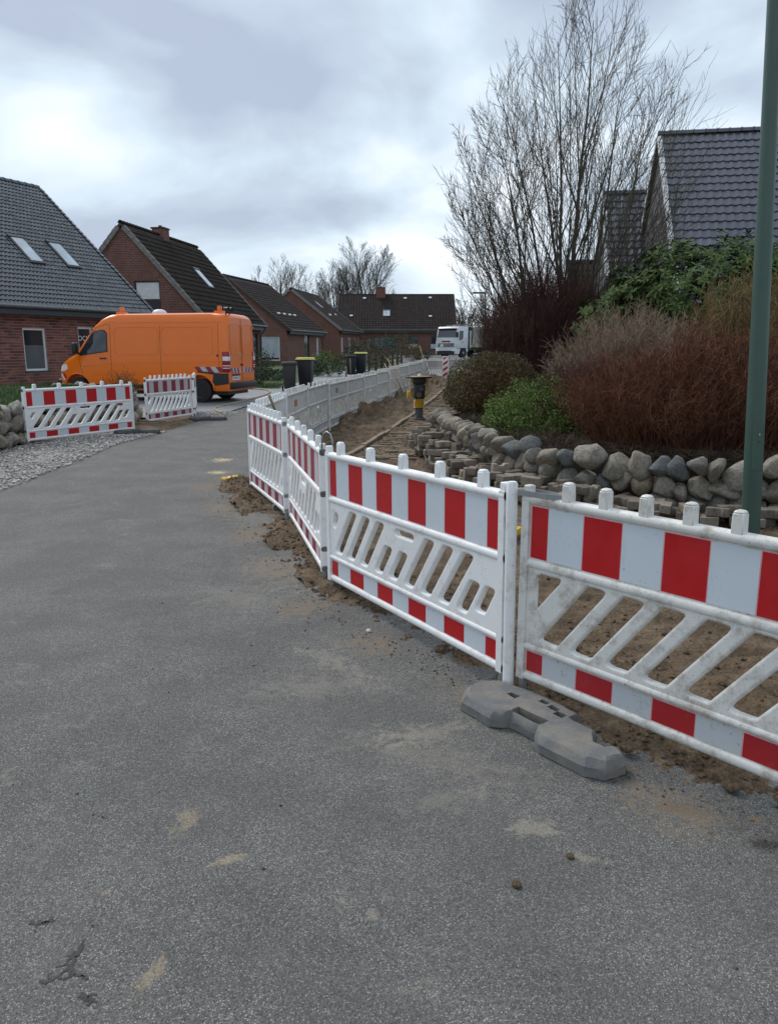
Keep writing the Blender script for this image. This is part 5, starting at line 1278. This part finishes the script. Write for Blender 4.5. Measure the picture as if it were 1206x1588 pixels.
# ------------------------------------------------------------------ wooden garden fence far left of the lorry
def fence(p0, p1, n, h, label):
    e = empty('garden_fence', (0,0,0), label=label, cat='fence'); P = resample([(*p0,0),(*p1,0)], n)
    for p in P: mb = MB(); mb.b2(p.x-.06,p.x+.06,p.y-.06,p.y+.06,elev(p.y)-.1,elev(p.y)+h); mb.build('post', M['verge_dark'], e)
    for a,b in zip(P,P[1:]):
        for z in (h*.35,h*.62,h*.88):
            d = b-a; mb = MB(); mb.box((0,0,0),(d.length,.03,.11)); o = mb.build('rail', M['verge_dark'], e); m_ = (a+b)/2; o.location = (m_.x,m_.y-.075,elev(m_.y)+z); o.rotation_euler = (0,0,atan2(d.y,d.x))
fence((-1.1,43.5), (.9,56), 7, .95, 'dark wooden post and rail fence along the far gardens')

# ------------------------------------------------------------------ shrubs
def ell(r, c, rad, lo=-.9, shell=.55, lump=.25, seed=0):
    while True:
        u = Vector((r.gauss(0,1), r.gauss(0,1), r.gauss(0,1))).normalized()
        if u.z < lo: continue
        k = shell+(1-shell)*r.random()**.6
        k *= 1+lump*noise.noise(u*1.9+Vector((seed,0,0)))+lump*.5*noise.noise(u*5+Vector((seed,3,0)))
        return Vector((c[0]+u.x*rad[0]*k, c[1]+u.y*rad[1]*k, c[2]+u.z*rad[2]*k)), u
def leaf(mb, p, d, up, l, w):
    s = d.cross(up)
    if s.length < 1e-4: s = d.orthogonal()
    s.normalize(); b = len(mb.v); q = p+d*l*.5; t = p+d*l - Vector((0,0,l*.12))
    mb.v += [tuple(p), tuple(q+s*w*.5), tuple(t), tuple(q-s*w*.5)]; mb.f.append((b,b+1,b+2)); mb.f.append((b,b+2,b+3))
def leafy(name, c, rad, n, l, w, mat_, label, cat, seed, whorl=0, stems=14, lo=-.75, shell=.5, lump=.25, twig=None, group=None):
    e = empty(name, (c[0],c[1],c[2]-rad[2]), label=label, cat=cat, group=group); r = random.Random(seed); mb = MB(); off = Vector((0,0,rad[2]))
    def rv(): return Vector((r.gauss(0,1),r.gauss(0,1),r.gauss(0,1))).normalized()
    for i in range(n):
        p, u = ell(r, (0,0,rad[2]), rad, lo, shell, lump, seed)
        if whorl:
            ax = (u+Vector((0,0,.6))+rv()*.35).normalized(); t0 = ax.orthogonal().normalized(); t1 = ax.cross(t0)
            for k in range(whorl):
                g = 2*pi*k/whorl+r.random(); d = (t0*cos(g)+t1*sin(g)+ax*r.uniform(-.35,.5)).normalized(); leaf(mb, p, d, ax, l*r.uniform(.7,1.2), w*r.uniform(.8,1.2))
        else:
            d = (u*.6+rv()*.9+Vector((0,0,.25))).normalized(); leaf(mb, p, d, rv(), l*r.uniform(.6,1.3), w*r.uniform(.7,1.3))
    mb.build('foliage', M[mat_], e, fix=False)
    sb = MB()
    for i in range(stems):
        p, u = ell(r, (0,0,rad[2]), rad, -.1, .8, .1, seed); b0 = Vector((r.gauss(0,.12)*rad[0], r.gauss(0,.12)*rad[1], 0)); m_ = b0.lerp(p,.5)+Vector((0,0,.1*rad[2]))
        sb.tube([b0, m_, p], [.018,.012,.005], 4, False)
    sb.build('stems', M['tw_brown'], e, fix=False)
    return e
def twiggy(name, c, rad, n, mat_, label, cat, seed, h, r0=.005, side=4, sl=.16, spread=.5, curve=.35, topflat=.5, segs=5, dens=None):
    """upright stems fanning out of the whole base, with short side twigs"""
    e = empty(name, c, label=label, cat=cat); r = random.Random(seed); mb = MB(); tb = MB()
    for i in range(n):
        g = r.uniform(0,6.283); k = sqrt(r.random()); bx, by = cos(g)*k*rad[0]*spread, sin(g)*k*rad[1]*spread
        ex, ey = cos(g)*k*rad[0]*r.uniform(.85,1.08), sin(g)*k*rad[1]*r.uniform(.85,1.08)
        hh = h*(1-topflat*k**2.6)*(1+.18*noise.noise(Vector((ex*1.7,ey*1.7,seed))))*r.uniform(.72,1.04)
        jx, jy = r.gauss(0,.05), r.gauss(0,.05); P_ = []
        for s in range(segs+1):
            t = s/segs; q = t**.7*(1-curve)+t*curve
            P_.append(Vector((bx+(ex-bx)*t**(1+.3*curve)+jx*sin(t*3)+r.gauss(0,.026)*(t>0), by+(ey-by)*t+jy*sin(t*3)+r.gauss(0,.026)*(t>0), hh*q)))
        mb.tube(P_, [r0*(1-.75*s/segs) for s in range(segs+1)], 3, False)
        for q in range(side):
            t = r.uniform(.35,1); f = t*segs; k2 = min(int(f), segs-1); p = P_[k2].lerp(P_[k2+1], f-k2); d = (P_[k2+1]-P_[k2]).normalized()
            d = (d*.7+Vector((r.gauss(0,.7),r.gauss(0,.7),r.gauss(0.1,.45)))).normalized(); l = sl*r.uniform(.5,1.3); m_ = p+d*l*.5+Vector((0,0,.02)); e_2 = p+d*l+Vector((0,0,.05*l))
            mb.tube([p,m_,e_2], [r0*.5,r0*.4,r0*.2], 3, False)
    mb.build('twigs', M[mat_], e, fix=False)
    return e
twiggy('dogwood_shrub', (3.72,8.95,.44), (1.80,1.15), 2300, 'tw_red', 'wide dense rust-red twiggy shrub above the boulder wall on the right', 'shrub', 31, 1.38, .0048, 14, .13, .72, .55, .42, 6)
twiggy('dogwood_shrub', (5.9,9.3,.50), (1.2,1.0), 800, 'tw_red', 'rust-red twiggy shrub continuing behind the green lamp post', 'shrub', 32, 1.38, .0050, 12, .14, .72, .5, .3, 6)
twiggy('undergrowth', (2.75,10.6,.5), (.8,.7), 700, 'tw_dark', 'dark undergrowth between the green bush and the rust-red shrub', 'shrub', 38, 1.0, .005, 8, .16, .8, .5, .3)
twiggy('spirea_shrub', (3.75,12.1,.6), (1.45,1.2), 1300, 'tw_pale', 'pale mauve-grey twiggy shrub behind the rust-red one', 'shrub', 33, 1.72, .0060, 10, .15, .55, .5, .55)
twiggy('willow_shrub', (5.7,11.9,.6), (1.25,1.0), 850, 'tw_yel', 'ochre upright twiggy shrub under the rhododendron at the right', 'shrub', 34, 2.24, .0075, 7, .18, .8, .3, .25)
twiggy('barberry_shrub', (3.30,16.6,.6), (1.50,1.5), 3000, 'tw_dark', 'tall dark maroon shrub left of the tree trunks', 'shrub', 35, 2.72, .0055, 10, .2, .75, .5, .42)
twiggy('barberry_shrub', (4.9,15.9,.6), (.9,.9), 650, 'tw_dark', 'dark maroon twigs around the foot of the bare tree', 'shrub', 36, 2.2, .006, 6, .26, .7, .4, .5)
e_b = leafy('box_shrub', (1.76,13.3,.98), (.82,.82,.62), 20000, .034, .017, 'olive', 'round clipped brown-green bush at the far end of the boulder wall', 'bush', 41, lo=-.95, shell=.72, lump=.12)
e_t = twiggy('box_twigs', (1.76,13.3,.45), (.80,.80), 900, 'tw_red', 'fine bare brown twigs poking out of the round clipped bush', 'twigs', 42, 1.12, .0045, 6, .10, .5, .3, .62)
for ch in list(e_t.children): ch.parent = e_b; ch.location = e_t.location-e_b.location
bpy.data.objects.remove(e_t)
leafy('green_shrub', (1.98,10.3,.80), (.58,.58,.49), 12000, .034, .014, 'bright', 'small fresh green bush hanging over the boulder wall', 'bush', 43, lo=-.95, shell=.45, lump=.35)
leafy('green_shrub', (1.62,10.75,.70), (.35,.40,.36), 4500, .034, .014, 'bright', 'smaller lobe of fresh green bush between the round bush and the green one', 'bush', 44, lo=-.95, shell=.45, lump=.35)
leafy('rhododendron', (6.0,14.4,2.30), (2.15,1.5,1.32), 2500, .15, .048, 'rhodo', 'large evergreen rhododendron in front of the tiled house', 'bush', 45, whorl=7, lo=-.8, shell=.70, lump=.28, stems=30)
leafy('rhododendron', (4.55,15.0,1.95), (1.0,1.1,1.0), 800, .14, .045, 'rhodo', 'lower left part of rhododendron beside the bare tree', 'bush', 46, whorl=7, lo=-.8, shell=.65, lump=.25, stems=14)
leafy('conifer_shrub', (8.1,17.5,2.3), (.75,.75,1.45), 2500, .08, .03, 'olive', 'rounded dark brownish shrub top against the tiled roof', 'bush', 47, shell=.6)
# dry plant litter on the bed under the shrubs
r = random.Random(77); mb = MB()
P = resample(WL, 200)
for i in range(6500):
    k = int(20+r.random()*178); p = P[k]+Vector((.15+r.random()*.5, .12+abs(r.gauss(0,.5)), 0)); l = r.uniform(.05,.22); g = r.uniform(0,6.28); z = .49+r.uniform(0,.10); q = Vector((p.x,p.y,z)); d = Vector((cos(g)*l, sin(g)*l, r.gauss(.02,.05)))
    mb.tube([q, q+d*.5+Vector((0,0,.02)), q+d], [.003,.0025,.001], 3, False)
tag(mb.build('twig_litter', M['tw_brown'], fix=False), 'dry twigs and litter on the bed behind the boulder wall', 'litter', kind='stuff')
# weeds along the left wall top and a few front gardens
r = random.Random(5)
leafy('wall_plant', (-5.95,17.5,.78), (.45,.5,.30), 900, .06, .012, 'olive', 'dry wild plants on top of the left wall in front of the van', 'plant', 51, shell=.2, lump=.4)
twiggy('dry_plant', (-6.0,17.6,.66), (.4,.4), 60, 'tw_brown', 'thin bare plant stems standing up in front of the van sill', 'plant', 52, .62, .004, 3, .08, .5)
gardens = [((402,560),38,1.5,1.3,'darkgreen','grey-green garden bush beside the van rear'),((385,575),33,1.2,.55,'darkgreen','low hedge behind the van rear bumper'),((425,572),36,1.5,.45,'darkgreen','low clipped hedge behind the grey bin'),((505,548),52,1.9,1.0,'bright','light green bush behind the yellow-lidded bin'),((532,553),50,1.7,.9,'olive','olive bush in front of the fourth house'),((510,577),40,1.9,.75,'darkgreen','broad low bush between the two pairs of bins'),((488,578),42,.8,.7,'darkgreen','small round bush just right of the yellow-lidded bin'),((552,548),52,1.6,1.6,'darkgreen','dark bush behind the second pair of bins'),((575,550),55,2.0,1.9,'darkgreen','tall dark shrub in the far front garden'),((600,545),60,2.4,2.3,'darkgreen','large shrub with pale tips in front of the long low house'),((622,540),62,1.8,2.5,'darkgreen','dark upright shrub before the picture window of the long low house'),((638,548),64,1.5,1.7,'tw_yel','ochre-brown shrub near the right windows of the long low house'),((655,556),66,1.6,.9,'darkgreen','low dark bush below the right windows of the long low house'),((585,566),48,1.5,1.0,'olive','bush against the wooden fence')]
for i,((px3,py3),Y,wd,ht,m_,lab) in enumerate(gardens):
    x = (px3-603)/1200*Y*.985
    leafy('garden_bush', (x,Y,elev(Y)+ht*.5), (wd*.5,wd*.5,ht*.55), 1100, .12, .05, m_, lab, 'bush', 60+i, shell=.4, lump=.5, stems=6)
leafy('hedge', (8.3,50,elev(50)+.8), (1.7,2.0,1.0), 1600, .12, .05, 'olive', 'rough hedge at the foot of the far street lamp', 'hedge', 90, shell=.5)

# ------------------------------------------------------------------ bare trees
def btree(name, base, trunks, label, seed, L1=14, L2=9, L3=5, mat_='bark', r0=.05, up=.35, sz=1.0, n3=3, tw=.003, low=.12, sub=.62, reach=None, cat='bare tree'):
    e = empty(name, base, label=label, cat=cat); r = random.Random(seed); T_ = MB(); B1 = MB(); B2 = MB()
    def rv(): return Vector((r.gauss(0,1),r.gauss(0,1),r.gauss(0,1))).normalized()
    def path(p, d, l, seg, jit, tr):
        P_ = [Vector(p)]; d = d.normalized()
        for i in range(seg):
            d = (d+rv()*jit+Vector((0,0,tr/seg))).normalized(); P_.append(P_[-1]+d*l/seg)
        return P_
    def along(P_, t):
        f = t*(len(P_)-1); k = min(int(f), len(P_)-2); return P_[k].lerp(P_[k+1], f-k), (P_[k+1]-P_[k]).normalized()
    def side(d, ang):
        o = d.orthogonal().normalized(); o = Matrix.Rotation(r.uniform(0,2*pi), 3, d) @ o; return (d*cos(ang)+o*sin(ang)).normalized()
    for (b, d, l, rad) in trunks:
        P_ = path(Vector(b), Vector(d), l, 12, .07, up*.8); T_.tube(P_, [rad*(1-.93*(i/12)**.9)+.002 for i in range(13)], 8, False)
        for i in range(L1):
            t = low+(1-low)*(i+r.random())/L1; p, dd = along(P_, t); l1 = l*(.62*(1-t)+.16)*r.uniform(.75,1.15); q = path(p, side(dd, radians(r.uniform(24,48))), l1, 8, .09, up*1.5)
            ra = max(rad*(1-t)*.48, .007*sz); T2 = B1; T2.tube(q, [ra*(1-.9*k/8)+.0015 for k in range(9)], 5, False)
            for j in range(L2):
                t2 = .12+.88*(j+r.random())/L2; p2, d2 = along(q, t2); l2 = l1*(.50*(1-t2)+.16)*r.uniform(.7,1.2); q2 = path(p2, side(d2, radians(r.uniform(22,45))), l2, 4, .11, up*.9)
                rb = max(ra*(1-t2)*.45, tw*1.5); B1.tube(q2, [rb*(1-.7*k/4) for k in range(5)], 3, False)
                for m_ in range(L3):
                    t3 = .15+.85*(m_+r.random())/L3; p3, d3 = along(q2, t3); l3 = max(.10*sz, l2*.42*r.uniform(.5,1.1)); q3 = path(p3, side(d3, radians(r.uniform(20,48))), l3, 2, .15, up*.5)
                    B2.tube(q3, [tw, tw*.8, tw*.4], 3, False)
    T_.build('trunk', M[mat_], e, smooth=True, fix=False); B1.build('branches', M[mat_], e, smooth=True, fix=False); o = B2.build('twigs', M[mat_], e, fix=False)
    return e
bt = btree('bare_tree', (3.95,17.2,.55), [((0,0,0),(.0,.05,1),7.7,.085),((.10,.05,0),(.22,.1,1),6.9,.06),((-.10,-.05,0),(-.16,.0,1),7.1,.065),((.12,0,0),(.42,-.1,1),6.0,.05),((-.12,.1,0),(-.30,.2,1),6.5,.055),((.15,.1,.1),(.56,.1,1),5.3,.042),
      ((-.95,.0,0),(-.12,.1,1),5.6,.07),((-.85,.05,.2),(-.42,-.1,1),5.0,.05),((-.9,.05,.8),(-.72,.2,1),3.9,.036),((-.1,-.1,.2),(-.58,-.3,1),5.2,.045),((.05,.0,.3),(.30,.5,1),5.5,.045),((.15,-.05,.4),(.76,-.1,1),4.0,.032),((-.9,.0,.9),(-1.0,.0,1),3.0,.028)],
      'tall many-stemmed bare tree against the sky right of the street', 101, 15, 9, 5, tw=.0042, low=.10, up=.46)
bt.scale = (.85,.85,1.0)
def fartree(x, y, h, wd, seed, label, L1=12, L2=8, L3=4, low=.28, tw=.014):
    n = 3; tr = [((0,0,0),(.0,0,1),h,h*.022)]+[((0,0,h*.10),(cos(k*2.1+seed)*wd,sin(k*2.1+seed)*wd,1),h*.86,h*.014) for k in range(n)]
    btree('bare_tree', (x,y,elev(y)), tr, label, seed, L1, L2, L3, 'bark_far', sz=3, tw=tw, low=low, up=.35)
fartree(-4.0,130,15.8,.30,202,'tallest rounded bare tree behind the long low house',14,9,5,.25,.016)
fartree(-8.8,128,12.0,.32,203,'broad bare tree left of the tallest one behind the houses',13,8,4,.25,.016)
fartree(-17.3,131,13.2,.34,204,'bare tree rising over the roof ridge of the fourth house',12,8,4,.3,.016)
fartree(-6.4,134,13.0,.25,205,'slim bare tree between the two broad ones in the distance',12,7,4,.3,.016)
fartree(-13.0,138,11.0,.3,209,'small bare tree low above the roofs left of centre',10,7,4,.3,.016)
fartree(1.5,140,9.0,.35,206,'faint bare tree over the right end of the long low house',10,7,4,.3,.014)
fartree(14.5,115,8.0,.5,207,'bare tree behind the lorry body',12,7,4,.2,.016)
fartree(11.0,120,6.8,.5,208,'low bare tree above the lorry cab',12,7,4,.2,.016)
# far belt of scrub closing the horizon
r = random.Random(99); mb = MB()
for i in range(26000):
    a = radians(r.uniform(-55,55)); dd = r.uniform(150,185); x, y = dd*sin(a), dd*cos(a); top = 5.5+3.0*noise.noise(Vector((x*.05,0,3)))+1.5*noise.noise(Vector((x*.25,0,1)))
    z = elev(y)+abs(top)*r.random()**.7; g = r.uniform(0,6.28); l = r.uniform(.5,1.5); b = len(mb.v); w_ = .07
    mb.v += [(x-w_,y,z),(x+w_,y,z),(x+cos(g)*l*.5,y+sin(g)*l*.4,z+l)]; mb.f.append((b,b+1,b+2))
tag(mb.build('scrub_belt', M['bark_far'], fix=False), 'far belt of bare scrub on the horizon', 'scrub', kind='stuff')
leafy('conifer', (-15.2,100,5.2), (.9,.9,3.2), 1200, .35, .12, 'darkgreen', 'small dark conifer top behind the ridge of the fourth house', 'conifer', 95, shell=.4)
